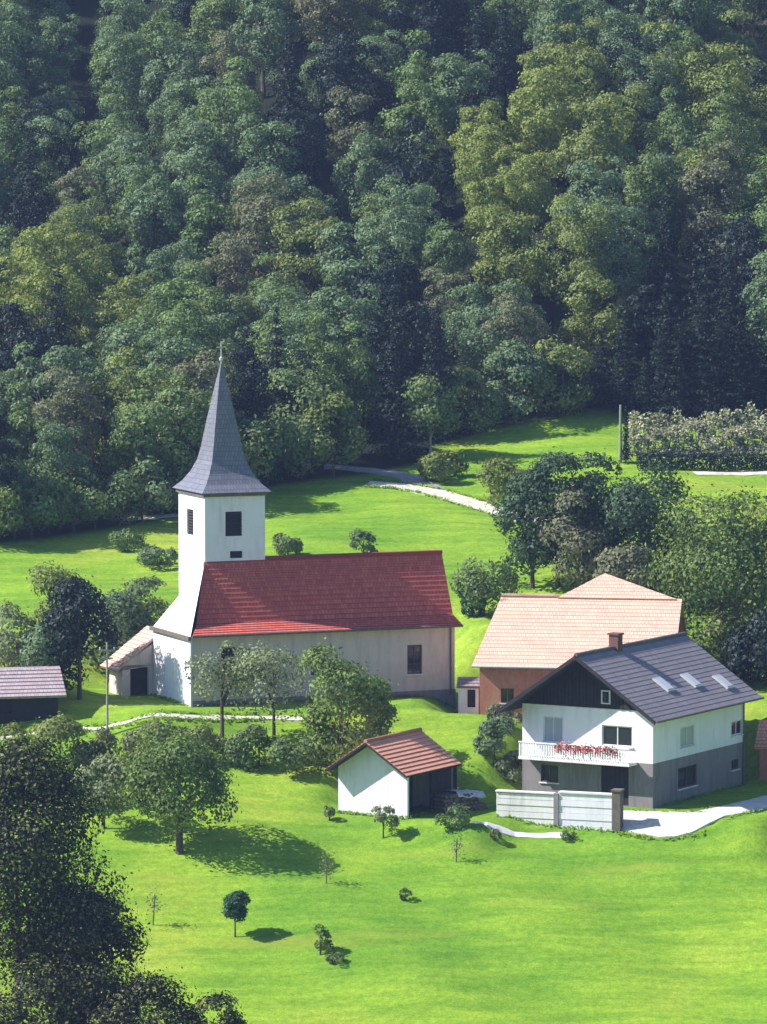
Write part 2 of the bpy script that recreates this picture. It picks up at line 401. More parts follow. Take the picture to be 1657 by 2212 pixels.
ribbon('road', [G(u, v) for u, v in ((795, 1044), (860, 1050), (930, 1062), (1010, 1086), (1110, 1116), (1200, 1140), (1300, 1160))],
       [1.7, 2.4, 2.4, 2.2, 2.1, 2.1, 2.1], M['gravel'])
ribbon('forest_road', [G(u, v) for u, v in ((700, 1008), (800, 1016), (860, 1022), (905, 1040), (930, 1058))], [1.6, 1.6, 1.8, 2, 2.0], M['asphalt'], .03)
ribbon('path', [G(u, v) for u, v in ((-150, 1618), (0, 1594), (150, 1572), (300, 1556), (430, 1549), (560, 1549), (700, 1556))],
       [.5, .55, .5, .45, .45, .4, .35], M['gravel'])
ribbon('upper_path', [G(u, v) for u, v in ((1500, 1023), (1580, 1022), (1657, 1022), (1760, 1022))], [1.1, 1.2, 1.2, 1.2], M['gravel'])
ribbon('track', [G(u, v) for u, v in ((270, 1124), (320, 1117), (385, 1112))], [.7, .9, .9], M['gravel'])
ribbon('driveway', [G(u, v) for u, v in ((1300, 1762), (1345, 1772), (1430, 1778), (1520, 1766), (1600, 1748), (1680, 1728), (1800, 1700))],
       [1.0, 2.0, 2.7, 2.7, 2.4, 2.4, 2.6], M['yard'], .10, jit=.03)
ribbon('stone_edging', [G(u, v) for u, v in ((985, 1776), (1060, 1790), (1140, 1800), (1225, 1806))], [.25, .4, .5, .3], M['stone'], .05)

# ------------------------------------------------------------------ building helpers
def window(parent, origin, ax, nrm, a0, a1, z0, z1, pane='pane', fr='frame', depth=.14, bars=(1, 0), name='window', sill=True):
    """frame set in a wall hole, pane as its child"""
    o = Vector(origin); ax = Vector(ax); nrm = Vector(nrm); up = Vector((0,0,1))
    def bx(m, x0, x1, y0, y1, d0, d1):
        q = lambda a, z, d: o + ax * a + up * z - nrm * d
        m.hexa([q(x0,y0,d0), q(x1,y0,d0), q(x1,y0,d1), q(x0,y0,d1), q(x0,y1,d0), q(x1,y1,d0), q(x1,y1,d1), q(x0,y1,d1)])
    w = .07; m = MB()
    bx(m, a0, a1, z0, z0 + w, depth - .07, depth); bx(m, a0, a1, z1 - w, z1, depth - .07, depth)
    bx(m, a0, a0 + w, z0 + w, z1 - w, depth - .07, depth); bx(m, a1 - w, a1, z0 + w, z1 - w, depth - .07, depth)
    for i in range(bars[0]):
        c = a0 + (a1 - a0) * (i + 1) / (bars[0] + 1); bx(m, c - .03, c + .03, z0 + w, z1 - w, depth - .06, depth - .005)
    for i in range(bars[1]):
        c = z0 + (z1 - z0) * (i + 1) / (bars[1] + 1); bx(m, a0 + w, a1 - w, c - .025, c + .025, depth - .055, depth - .008)
    f = m.build(name, M[fr], parent)
    g = MB(); bx(g, a0 + .02, a1 - .02, z0 + .02, z1 - .02, depth - .02, depth + .02); g.build('pane', M[pane], f)
    if sill:
        s = MB(); bx(s, a0 - .08, a1 + .08, z0 - .07, z0 - .004, -.09, depth - .08); s.build('sill', M['stone'], f)
    return f
def louvre(parent, origin, ax, nrm, a0, a1, z0, z1):
    o = Vector(origin); ax = Vector(ax); nrm = Vector(nrm); up = Vector((0,0,1)); m = MB()
    q = lambda a, z, d: o + ax * a + up * z - nrm * d
    m.face([q(a0, z0, .26), q(a1, z0, .26), q(a1, z1, .26), q(a0, z1, .26)])
    n = max(3, int((z1 - z0) / .17))
    for i in range(n):
        z = z0 + (z1 - z0) * i / n; h = (z1 - z0) / n
        m.hexa([q(a0, z, .05), q(a1, z, .05), q(a1, z + h * .8, .22), q(a0, z + h * .8, .22),
                q(a0, z + .03, .05), q(a1, z + .03, .05), q(a1, z + h * .8 + .03, .22), q(a0, z + h * .8 + .03, .22)])
    return m.build('louvre', M['louvre'], parent)

# ------------------------------------------------------------------ church
church = thing('church', 'white village church with pointed grey spire and long dark red tiled nave roof', 'church', CH)
NL, NW, EZ, RZ = 17.2, 5.6, 4.25, 8.55
TX0, TX1, TY0, TY1, TZ = 1.84, 5.75, 2.72, 7.45, 12.7
hw = lambda u0, u1, v0, v1, axis, val, k: None
def hole_px(Mx, u0, u1, v0, v1, axis_, val, a_ax, a0):
    p = on_plane(Mx, u0, (v0 + v1) / 2, axis_, val); q = on_plane(Mx, u1, (v0 + v1) / 2, axis_, val); c = (u0 + u1) / 2
    t = on_plane(Mx, c, v0, axis_, val); b = on_plane(Mx, c, v1, axis_, val)
    aa = sorted((abs(p[a_ax] - a0), abs(q[a_ax] - a0)))
    return (aa[0], aa[1], b.z, t.z)
nh = [hole_px(CH, 880, 912, 1393, 1456, 1, 0, 0, 0), hole_px(CH, 672, 704, 1396, 1458, 1, 0, 0, 0), hole_px(CH, 478, 510, 1398, 1460, 1, 0, 0, 0)]
m = MB()
m.wall((0,0,-1), (1,0,0), NL, EZ + 1, (0,-1,0), [(a, b, c + 1, d + 1) for a, b, c, d in nh], .25)
m.wall((NL,0,-1), (0,1,0), NW, EZ + 1, (1,0,0)); m.wall((0,NW,-1), (1,0,0), NL, EZ + 1, (0,1,0))
m.face([(NL,0,EZ), (NL,NW,EZ), (NL,NW-1,EZ+.5), (NL,NW/2,RZ-.2), (NL,1,EZ+.5)])
m.build('nave_wall', M['oldwhite'], church)
m = MB()   # tall west front with its sloping shoulder up to the tower
m.wall((-.12,-.06,-1), (0,1,0), 6.75, EZ + 1, (-1,0,0)); m.wall((-.12,-.06,-1), (1,0,0), .12, EZ + 1, (0,-1,0)); m.wall((-.12,6.69,-1), (1,0,0), 5.6, EZ + 1, (0,1,0))
A_, B_, C_, D_ = Vector((-.12,-.06,EZ)), Vector((-.12,6.69,EZ)), Vector((TX0-.02,TY1,6.0)), Vector((TX0-.02,TY0,RZ-.05))
m.face([A_, D_, C_]); m.face([A_, C_, B_]); m.face([B_, C_, (TX1, TY1, 6.0), (TX1, 6.69, EZ)])
m.build('west_front', M['white'], church)
m = MB(); m.box(-.30, -.122, -.2, 6.9, EZ - .22, EZ + .02); m.build('cornice', M['timber2'], church)
m = MB(); m.box(.02, NL + .04, -.05, -.004, -1, .35); m.build('plinth', M['greyplaster'], church)
# nave roof: steep slope with a flatter flared foot
yb, zb = 1.0, EZ + .62; ye, ze = -.55, EZ + .10
m = MB()
xr = NL + .28
def hipx(y): return (y / TY0) * (TX0 - .02) if y > 0 else -.12 + y * .2
m.roof((hipx(yb), yb, zb), (xr, yb, zb), (xr, NW/2, RZ), (TX0 - .04, NW/2 - .02, RZ), mi=0)
m.roof((-.16, ye, ze), (xr, ye, ze), (xr, yb, zb), (hipx(yb), yb, zb), mi=0)
m.roof((xr, NW - yb, zb), (2.0, NW - yb, zb), (2.0, NW/2, RZ), (xr, NW/2, RZ), mi=0)
m.roof((xr, NW - ye, ze), (2.0, NW - ye, ze), (2.0, NW - yb, zb), (xr, NW - yb, zb), mi=0)
nr = m.build('nave_roof', M['church_tile'], church)
m = MB(); m.tube([(TX1, NW/2, RZ + .05), (xr + .02, NW/2, RZ + .05)], [.13, .13], 8); m.build('ridge_tiles', M['church_tile'], nr)
m = MB(); m.tube([(-.2, ye - .07, ze - .04), (xr, ye - .07, ze - .04)], [.07, .07], 8)
m.tube([(NL - .3, -.1, ze - .1), (NL - .3, -.09, 0)], [.05, .05], 6); m.build('gutter', M['timber2'], church)
for (a, b, c, d) in nh: window(church, (0,0,0), (1,0,0), (0,-1,0), a, b, c, d, 'pane', 'brownframe', .2, (1, 2))
# tower
sh = hole_px(CH, 487, 523, 1105, 1158, 1, TY0, 0, TX0); wh = hole_px(CH, 404, 418, 1100, 1155, 0, TX0, 1, TY0); lo = hole_px(CH, 497, 524, 1192, 1212, 1, TY0, 0, TX0)
lo = (lo[0], lo[1], max(lo[2], RZ + .12), max(lo[3], RZ + .55))
m = MB()
m.wall((TX0,TY0,0), (1,0,0), TX1 - TX0, TZ, (0,-1,0), [sh, lo], .3); m.wall((TX0,TY0,0), (0,1,0), TY1 - TY0, TZ, (-1,0,0), [wh], .3)
m.wall((TX1,TY0,0), (0,1,0), TY1 - TY0, TZ, (1,0,0)); m.wall((TX0,TY1,0), (1,0,0), TX1 - TX0, TZ, (0,1,0))
tw = m.build('tower', M['white'], church)
louvre(tw, (TX0,TY0,0), (1,0,0), (0,-1,0), *sh); louvre(tw, (TX0,TY0,0), (0,1,0), (-1,0,0), *wh); louvre(tw, (TX0,TY0,0), (1,0,0), (0,-1,0), *lo)
m = MB(); m.box(TX0 - .14, TX1 + .14, TY0 - .14, TY1 + .14, TZ - .24, TZ - .003); m.build('tower_cornice', M['timber2'], tw)
cx, cy, hx, hy = (TX0 + TX1) / 2, (TY0 + TY1) / 2, (TX1 - TX0) / 2, (TY1 - TY0) / 2
prof = [(1.15, TZ), (.91, TZ + .5), (.72, TZ + 1.1), (.57, TZ + 1.8), (.48, TZ + 2.6), (.375, TZ + 3.9), (.26, TZ + 5.2), (.135, TZ + 6.6), (.02, TZ + 7.75)]
m = MB()
for k in range(len(prof) - 1):
    (s0, z0), (s1, z1) = prof[k], prof[k+1]
    c0 = [(cx - hx*s0, cy - hy*s0, z0), (cx + hx*s0, cy - hy*s0, z0), (cx + hx*s0, cy + hy*s0, z0), (cx - hx*s0, cy + hy*s0, z0)]
    c1 = [(cx - hx*s1, cy - hy*s1, z1), (cx + hx*s1, cy - hy*s1, z1), (cx + hx*s1, cy + hy*s1, z1), (cx - hx*s1, cy + hy*s1, z1)]
    for j in range(4):
        L = (Vector(c0[(j+1)%4]) - Vector(c0[j])).length; L1 = (Vector(c1[(j+1)%4]) - Vector(c1[j])).length
        m.face([c0[j], c0[(j+1)%4], c1[(j+1)%4], c1[j]], 0, [(-L/2, z0), (L/2, z0), (L1/2, z1), (-L1/2, z1)])
m.face([(cx - hx*1.15, cy - hy*1.15, TZ), (cx - hx*1.15, cy + hy*1.15, TZ), (cx + hx*1.15, cy + hy*1.15, TZ), (cx + hx*1.15, cy - hy*1.15, TZ)])
sp = m.build('spire', M['spire'], church)
m = MB(); m.tube([(cx, cy, TZ + 7.5), (cx, cy, TZ + 9.1)], [.05, .025], 6); m.tube([(cx - .28, cy, TZ + 8.75), (cx + .28, cy, TZ + 8.75)], [.025, .025], 6)
m.tube([(cx, cy, TZ + 7.85), (cx, cy, TZ + 7.95), (cx, cy, TZ + 8.08), (cx, cy, TZ + 8.18)], [.04, .13, .13, .04], 8); m.build('cross', M['metal'], sp)
# lean-to porch against the north side of the west front
m = MB(); m.wall((-2.1,6.75,-1), (1,0,0), 2.6, 2.9, (0,-1,0), [(.5, 1.7, 1.0, 2.75)], .3); m.wall((-2.1,6.75,-1), (0,1,0), 2.5, 2.6, (-1,0,0)); m.wall((-2.1,9.25,-1), (1,0,0), 4, 2.9, (0,1,0))
m.face([(-2.1,6.75,1.6), (-2.1,6.75,1.9), (.5,6.75,3.6), (.5,6.75,1.9), ])
pw = m.build('porch_wall', M['oldwhite'], church)
m = MB(); m.face([(-1.6,7.3,0), (-.3,7.3,0), (-.3,7.3,1.8), (-1.6,7.3,1.8)]); m.build('door', M['timber'], pw)
m = MB(); m.roof((-2.6, 9.6, 1.62), (-2.6, 6.62, 1.62), (.5, 6.72, 4.0), (.5, 9.6, 4.0), mi=0); m.build('porch_roof', M['cream_tile'], church)

# ------------------------------------------------------------------ grey roofed house
house = thing('chalet_house', 'large house with grey tiled roof, white gable, flower balcony and three skylights', 'house', HO)
GW, GL, FZ, WZ, OV, OS, AZ = 8.55, 12.0, 2.6, 5.75, 1.5, .9, 8.75
slope = (AZ - .12 - WZ) / (GW / 2)
eave_z = AZ - (GW / 2 + OS) * (AZ - WZ - .1) / (GW / 2)
HP = lambda u0, u1, v0, v1, ax_: hole_px(HO, u0, u1, v0, v1, 1 if ax_ == 'f' else 0, 0, 0 if ax_ == 'f' else 1, 0)
# front holes are measured from x = 0 leftwards; wall axis runs (-1,0,0)
f_up = [HP(1300, 1366, 1568, 1612, 'f'), HP(1174, 1216, 1548, 1604, 'f')]
f_lo = [HP(1298, 1358, 1655, 1742, 'f'), HP(1168, 1206, 1652, 1690, 'f')]
s_up = [HP(1470, 1500, 1568, 1612, 's'), HP(1580, 1604, 1556, 1604, 's')]
s_lo = [HP(1465, 1505, 1655, 1700, 's'), HP(1580, 1596, 1640, 1662, 's')]
f_lo = [(a, b, max(c, .05), min(d, FZ - .15)) for a, b, c, d in f_lo]; s_lo = [(a, b, max(c, .5), min(d, FZ - .15)) for a, b, c, d in s_lo]
f_up = [(a, b, max(c, FZ + .15), min(d, WZ - .2)) for a, b, c, d in f_up]; s_up = [(a, b, max(c, FZ + .5), min(d, WZ - .3)) for a, b, c, d in s_up]
sh_ = lambda hs, dz: [(a, b, c - dz, d - dz) for a, b, c, d in hs]
m = MB()
m.wall((0,0,-1.5), (-1,0,0), GW, FZ + 1.5, (0,-1,0), sh_(f_lo, -1.5)); m.wall((0,0,-1.5), (0,1,0), GL, FZ + 1.5, (1,0,0), sh_(s_lo, -1.5))
m.wall((-GW,0,-1.5), (0,1,0), GL, FZ + 1.5, (-1,0,0)); m.wall((0,GL,-1.5), (-1,0,0), GW, FZ + 1.5, (0,1,0))
lower = m.build('ground_floor_wall', M['greyplaster'], house)
m = MB()
m.wall((0,0,FZ), (-1,0,0), GW, WZ - FZ, (0,-1,0), sh_(f_up, FZ)); m.wall((0,0,FZ), (0,1,0), GL, WZ - FZ, (1,0,0), sh_(s_up, FZ))
m.wall((-GW,0,FZ), (0,1,0), GL, WZ - FZ, (-1,0,0)); m.wall((0,GL,FZ), (-1,0,0), GW, WZ - FZ, (0,1,0))
m.face([(0,GL,WZ), (-GW,GL,WZ), (-GW/2,GL,AZ-.15)][::-1])
upper = m.build('upper_wall', M['sideplaster'], house)
m = MB()   # dark boarded gable triangle, board by board
nb = 36
for i in range(nb):
    x0 = -GW + GW * i / nb; x1 = -GW + GW * (i + 1) / nb - .02
    zt = lambda x: WZ + .02 + (AZ - .2 - WZ) * (1 - abs(x + GW/2) / (GW/2))
    d = -.05 - .02 * (i % 2)
    m.hexa([(x0,d,WZ-.12), (x1,d,WZ-.12), (x1,.02,WZ-.12), (x0,.02,WZ-.12), (x0,d,zt(x0)), (x1,d,zt(x1)), (x1,.02,zt(x1)), (x0,.02,zt(x0))])
gb = m.build('gable_boards', M['timber'], house)
m = MB()
xe, ym0, ym1 = OS, -OV, GL + .6
m.roof((xe, ym0, eave_z), (xe, ym1, eave_z), (-GW/2, ym1, AZ), (-GW/2, ym0, AZ), .36, .022, mi=0, mu=1)
m.roof((-GW - xe, ym1, eave_z), (-GW - xe, ym0, eave_z), (-GW/2, ym0, AZ), (-GW/2, ym1, AZ), .36, mi=0, mu=1)
hr = m.build('roof', [M['slate_tile'], M['timber']], house)
m = MB(); m.tube([(-GW/2, ym0, AZ + .05), (-GW/2, ym1, AZ + .05)], [.13, .13], 8); m.build('ridge_tiles', M['slate_tile'], hr)
m = MB()   # barge boards
for sx in (1, -1):
    e = Vector((-GW/2 + sx * (GW/2 + xe), ym0 - .035, eave_z - .2)); a = Vector((-GW/2, ym0 - .035, AZ - .2))
    m.hexa([e, a, a + Vector((0,.03,0)), e + Vector((0,.03,0)), e + Vector((0,0,.26)), a + Vector((0,0,.26)), a + Vector((0,.03,.26)), e + Vector((0,.03,.26))])
m.build('barge_board', M['timber'], hr)
m = MB(); m.tube([(xe + .08, ym0, eave_z - .02), (xe + .08, ym1, eave_z - .02)], [.07, .07], 8)
m.tube([(.08, GL - .2, eave_z - .1), (.08, GL - .2, 0)], [.05, .05], 6); m.build('gutter', M['timber2'], house)
# chimney and skylights
dirn = Vector((xe + GW/2, 0, eave_z - AZ)).normalized(); nn = Vector((-dirn.z, 0, dirn.x))
Hi = HO.inverted(); co = Hi @ CAMP
def on_roof(u, v):
    d = Hi.to_3x3() @ ray(u, v); p0 = Vector((-GW/2, 0, AZ + .05)); t = (p0 - co).dot(nn) / d.dot(nn); return co + d * t
for (u, v) in ((1434, 1479), (1493, 1470), (1562, 1473)):
    c = on_roof(u, v); m = MB(); g = MB(); yv = Vector((0,1,0))
    def slab(mb, a, b, h0, h1):
        q = [c - yv*a - dirn*b, c + yv*a - dirn*b, c + yv*a + dirn*b, c - yv*a + dirn*b]
        mb.hexa([p + nn*h0 for p in q] + [p + nn*h1 for p in q])
    slab(m, .46, .62, -.05, .08); slab(g, .36, .50, .082, .10)
    s = m.build('skylight', M['metal'], hr); g.build('pane', M['skylight'], s)
chx = on_plane(HO, 1330, 1385, 0, -GW/2)
m = MB(); y0 = chx.y
m.box(-GW/2 - .30, -GW/2 + .30, y0 - .30, y0 + .30, AZ - .8, AZ + .80); m.box(-GW/2 - .37, -GW/2 + .37, y0 - .37, y0 + .37, AZ + .802, AZ + .90)
m.build('chimney', M['darkbrick'], hr)
for k, h in enumerate(f_up): window(upper, (0,0,0), (-1,0,0), (0,-1,0), *h, 'pane' if k == 0 else 'bluepane', 'frame', .13, (1, 0))
for k, h in enumerate(f_lo):
    if k == 0:
        m = MB(); a, b, c, d = h
        for i in range(6):
            x0 = -b + (b - a) * i / 6; m.box(x0 + .01, x0 + (b - a) / 6 - .01, .10, .16, c, d)
        m.build('door', M['timber'], lower)
    else: window(lower, (0,0,0), (-1,0,0), (0,-1,0), *h, 'pane', 'brownframe', .13, (1, 0))
for k, h in enumerate(s_up): window(upper, (0,0,0), (0,1,0), (1,0,0), *h, 'bluepane' if k == 0 else 'pane', 'frame', .13, (1, 0))
for k, h in enumerate(s_lo): window(lower, (0,0,0), (0,1,0), (1,0,0), *h, 'pane', 'brownframe', .13, (1, 0))
# balcony along the gable
BX0, BX1 = -GW + .3, -1.0
m = MB(); m.box(BX0, BX1, -1.05, -.004, FZ - .12, FZ + .04); bal = m.build('balcony', M['stone'], house)
m = MB()
for x in np.arange(BX0 + .03, BX1 - .03, .16): m.box(x, x + .1, -1.03, -1.0, FZ + .041, FZ + .85)
m.box(BX0, BX1, -1.06, -.97, FZ + .852, FZ + .93)
m.build('railing', M['frame'], bal)
rng = np.random.default_rng(5)
def leaf_mesh(name, pos, nrm, size, mats, mi=None, rng=rng, aspect=.62):
    """many separate small leaf quads"""
    n = len(pos); nrm = nrm / np.maximum(np.linalg.norm(nrm, axis=1, keepdims=True), 1e-6)
    r = rng.normal(size=(n, 3)); t = np.cross(nrm, r); t /= np.maximum(np.linalg.norm(t, axis=1, keepdims=True), 1e-6); b = np.cross(nrm, t)
    size = np.broadcast_to(size, (n,))[:, None]
    v = np.stack([pos - t*size*.5, pos - b*size*.5*aspect + nrm*size*.06, pos + t*size*.5, pos + b*size*.5*aspect + nrm*size*.06], 1).reshape(-1, 3)
    me = bpy.data.meshes.new(name)
    me.vertices.add(4 * n); me.loops.add(4 * n); me.polygons.add(n)
    me.vertices.foreach_set('co', v.astype(np.float32).reshape(-1))
    me.loops.foreach_set('vertex_index', np.arange(4 * n, dtype=np.int32))
    me.polygons.foreach_set('loop_start', np.arange(0, 4 * n, 4, dtype=np.int32)); 
    for k in (mats if isinstance(mats, (list, tuple)) else [mats]): me.materials.append(k)
    if mi is not None: me.polygons.foreach_set('material_index', mi)
    me.update(calc_edges=True); me.validate(); return me
fb = on_plane(HO, 1200, 1620, 1, -1.0).x, on_plane(HO, 1335, 1620, 1, -1.0).x
n = 420
pos = np.stack([rng.uniform(fb[0], fb[1], n), rng.normal(-1.13, .05, n), FZ + .72 + rng.normal(0, .14, n)], 1)
link('geranium_box', leaf_mesh('geranium_box', pos, rng.normal(size=(n, 3)) + np.array([0,-1,.5]), .16, [M['flower'], LEAF['orchard']], (rng.random(n) < .3).astype(np.int32)), bal)
# small attic window in the boards, reflection put into the pane's pale blue
window(gb, (0,-.08,0), (-1,0,0), (0,-1,0), GW/2 - 1.55, GW/2 - .95, WZ + .15, WZ + .95, 'bluepane', 'frame', .05, (0, 0), sill=False)

# ------------------------------------------------------------------ pink roofed barn behind the house
barn = thing('barn', 'brick farm building with broad pale pink tiled roof behind the grey roofed house', 'barn', BA)
BW, BD, BH, BR = 11.6, 8.8, 3.75, 3.55
bh = [(1.3, 2.1, 2.2, 3.1)]
m = MB(); m.wall((0,0,-1), (1,0,0), BW, BH + 1, (0,-1,0), bh); m.wall((0,0,-1), (0,1,0), BD, BH + 1, (-1,0,0)); m.wall((BW,0,-1), (0,1,0), BD, BH + 1, (1,0,0)); m.wall((0,BD,-1), (1,0,0), BW, BH + 1, (0,1,0))
m.face([(BW,0,BH), (BW,BD,BH), (BW,BD/2,BH+BR-.15)])
bwall = m.build('wall', M['brick'], barn)
window(bwall, (0,0,0), (1,0,0), (0,-1,0), *[bh[0][0], bh[0][1], bh[0][2]-1, bh[0][3]-1], 'pane', 'brownframe', .13, (1, 0))
m = MB(); hip = 1.15
e0, e1, ez = -.4, BW + .3, BH - .25
m.roof((e0, -.6, ez), (e1, -.6, ez), (e1, BD/2, BH + BR), (e0 + hip, BD/2, BH + BR), .33, .022)
m.roof((e1, BD + .5, ez), (e0, BD + .5, ez), (e0 + hip, BD/2, BH + BR), (e1, BD/2, BH + BR))
m.face([(e0, -.6, ez), (e0 + hip, BD/2, BH + BR), (e0, BD + .5, ez)], 0, [(0,0), (4,4), (9,0)])
br = m.build('roof', M['pink_tile'], barn)
pk = on_plane(BA, 1302, 1246, 1, BD/2 + .3); px_, pz_ = pk.x, pk.z     # taller cross gable
def bx_(u, v): return on_plane(BA, u, v, 1, BD/2 - .2)
pa, pb = bx_(1205, 1264).x, min(bx_(1462, 1275).x, e1 - .1); zr_ = BH + BR; sl_ = (BH + BR - ez) / (BD/2 + .6)
yp = BD/2 + (pz_ - zr_) / sl_; lo_ = .12
m = MB(); nrm_ = Vector((0, -sl_, 1)).normalized() * .10
F0, F1, FP = Vector((pa, BD/2 - lo_, zr_ - lo_ * sl_)) + nrm_, Vector((pb, BD/2 - lo_, zr_ - lo_ * sl_)) + nrm_, Vector((px_, yp, pz_)) + nrm_
m.roof(F0, F1, FP + Vector((.05,0,0)), FP - Vector((.05,0,0)), .33, .022)
m.face([F1, (pb, BD, zr_ - 2.6), (px_, BD, zr_ - 1.2), FP], 0, [(0,0), (3,0), (3,3), (0,3)]); m.face([F0, FP, (px_, BD, zr_ - 1.2), (pa, BD, zr_ - 2.6)], 0, [(0,0), (3,0), (3,3), (0,3)])
m.build('raised_roof', M['pink_tile'], br)
for xa_, xb_ in ((e0 + hip, pa),):
    m = MB(); m.tube([(xa_, BD/2, zr_ + .05), (xb_, BD/2, zr_ + .05)], [.13, .13], 8); m.build('ridge_tiles', M['pink_tile'], br)
m = MB(); m.tube([(e0, -.66, ez - .02), (e1, -.66, ez - .02)], [.07, .07], 8); m.build('gutter', M['metal'], barn)

# ------------------------------------------------------------------ garden shed
shed = thing('garden_shed', 'small shed with orange tiled roof, white gable and dark open side', 'shed', SH)
SW, SL, SZ, SA = 4.6, 5.3, 2.85, 4.35
m = MB(); m.wall((0,0,-1.2), (-1,0,0), SW, SZ + 1.2, (0,-1,0)); m.wall((-SW,0,-1.2), (0,1,0), SL, SZ + 1.2, (-1,0,0)); m.wall((0,SL,-1.2), (-1,0,0), SW, SZ + 1.2, (0,1,0))
m.face([(0,0,SZ), (-SW/2,0,SA-.15), (-SW,0,SZ)]); m.face([(0,SL,SZ), (-SW,SL,SZ), (-SW/2,SL,SA-.15)])
m.box(-.2, 0, .002, .2, -1.2, SZ)
m.wall((-2.2,.01,-1.2), (0,1,0), SL - .02, SZ + 1.2, (1,0,0))
m.build('wall', M['white'], shed)
m = MB()
for y in (2.9, 5.7): m.box(-.2, -.02, y, y + .18, -1.2, SZ - .16)
m.box(-.2, -.02, .22, SL - .02, SZ - .158, SZ); m.build('posts', M['timber'], shed)
m = MB()
for i in range(12):
    y = 3.1 + i * .215; m.box(-.12, -.06, y, y + .2, -1.0, SZ - .17)
for i in range(12):
    y = .26 + i * .215; m.box(-1.3, -1.24, y, y + .2, -1.0, SZ + .2)
m.build('boards', M['timber'], shed)
m = MB(); so, sv, se = .45, .85, SZ - .42
sez = SA - (SW/2 + so) * (SA - SZ) / (SW/2)
m.roof((so, -sv, sez), (so, SL + .3, sez), (-SW/2, SL + .3, SA), (-SW/2, -sv, SA), .33, mi=0, mu=1)
m.roof((-SW - so, SL + .3, sez), (-SW - so, -sv, sez), (-SW/2, -sv, SA), (-SW/2, SL + .3, SA), .33, mi=0, mu=1)
sr = m.build('roof', [M['orange_tile'], M['timber']], shed)
m = MB(); m.tube([(-SW/2, -sv, SA + .05), (-SW/2, SL + .3, SA + .05)], [.12, .12], 8); m.build('ridge_tiles', M['orange_tile'], sr)

# ------------------------------------------------------------------ low shed at the left edge, small shed at the right edge, white hut
def small_building(name, label, cat, Mx, W, D, H, RH, wall, tile, ov=.4, hole=None):
    t = thing(name, label, cat, Mx)
    m = MB(); m.wall((0,0,-1.5), (1,0,0), W, H + 1.5, (0,-1,0), [hole] if hole else [], .25); m.wall((0,0,-1.5), (0,1,0), D, H + 1.5, (-1,0,0))
    m.wall((W,0,-1.5), (0,1,0), D, H + 1.5, (1,0,0)); m.wall((0,D,-1.5), (1,0,0), W, H + 1.5, (0,1,0))
    for x in (0, W): m.face([(x,0,H), (x,D,H), (x,D/2,H+RH-.12)])
    wl_ = m.build('wall', wall, t)
    if hole:
        a, b, c, d = hole; m = MB(); m.box(a + .01, b - .01, .16, .22, c - 1.5, d - 1.51); m.build('door', M['timber'], wl_)
    m = MB(); ez = H - ov * RH / (D/2)
    m.roof((-ov,-ov,ez), (W+ov,-ov,ez), (W+ov,D/2,H+RH), (-ov,D/2,H+RH)); m.roof((W+ov,D+ov,ez), (-ov,D+ov,ez), (-ov,D/2,H+RH), (W+ov,D/2,H+RH))
    m.build('roof', tile, t); return t
p = P(-95, 1545, 298.0)
small_building('low_shed', 'low shed with weathered pink roof cut off by the left edge', 'shed', frame(p, 14), 6.2, 3.6, 1.35, 1.25, M['timber'], M['mauve_tile'], .45, (2.2, 3.4, 1.5, 2.75))
p = P(1641, 1690, 297.0)
small_building('side_shed', 'orange walled outbuilding just showing at the right edge beside the house', 'shed', frame(p, -12), 4.5, 4, 2.3, 1.2, M['orange_tile'] if False else M['brick'], M['orange_tile'], .3)
p = P(990, 1528, 304.2)
small_building('white_hut', 'tiny white hut with dark door between church and brick farm building', 'hut', frame(p, -6), 1.25, 1.4, 1.35, .45, M['white'], M['slate_tile'], .1, (.55, 1.05, 1.5, 2.6))

# ------------------------------------------------------------------ garden wall, log pile, poles
gw0 = P(1072, 1790, 285.2); gw1 = P(1340, 1800, 282.6)
dv = gw1 - gw0; ang = math.degrees(math.atan2(dv.y, dv.x)); Lw = Vector((dv.x, dv.y, 0)).length
gw = thing('garden_wall', 'pale concrete garden wall in two ribbed bays below the grey roofed house', 'wall', frame(gw0, ang))
H1, H2, g0 = 2.15, 2.25, Lw * .485
def bay(x0, x1, H, gaps):
    m = MB(); n = 6
    for i in range(n):
        z0 = -.9 if i == 0 else H * i / n; z1 = H * (i + 1) / n - gaps
        m.box(x0, x1, .03 * (i % 2), .32, z0, z1); 
    m.box(x0 + .01, x1 - .01, .07, .30, -.8, H - .05)
    return m
bay(0, g0 - .14, H1, .05).build('wall_panel', M['stone'], gw); bay(g0 + .14, Lw - .5, H2, .02).build('wall_panel', M['white'], gw)
m = MB(); m.box(g0 - .138, g0 + .138, -.06, .36, -.9, H1 + .06); m.build('pillar', M['greyplaster'], gw)
m = MB(); m.box(-.05, g0 - .14, -.05, .40, H1 + .0, H1 + .08); m.box(g0 + .14, Lw - .45, -.05, .40, H2 + .002, H2 + .09); m.build('coping', M['stone'], gw)
m = MB(); m.box(Lw - .48, Lw + .02, -.1, .5, -.9, 2.5); m.box(Lw - .54, Lw + .08, -.16, .56, 2.502, 2.6)
tag(m.build('gate_pillar', M['timber2']), 'dark square gate pillar at the right end of the garden wall', 'pillar').matrix_world = frame(gw0, ang)
p = P(955, 1768, 286.5); q = P(1062, 1738, 288.5); d = q - p; a_ = math.degrees(math.atan2(d.y, d.x)); Lp = Vector((d.x, d.y, 0)).length
lp = thing('log_pile', 'low dark log pile between the orange roofed shed and the garden wall', 'log pile', frame(Vector((p.x, p.y, min(p.z, hz(p.x, p.y)) )), a_))
m = MB(); rr = random.Random(3)
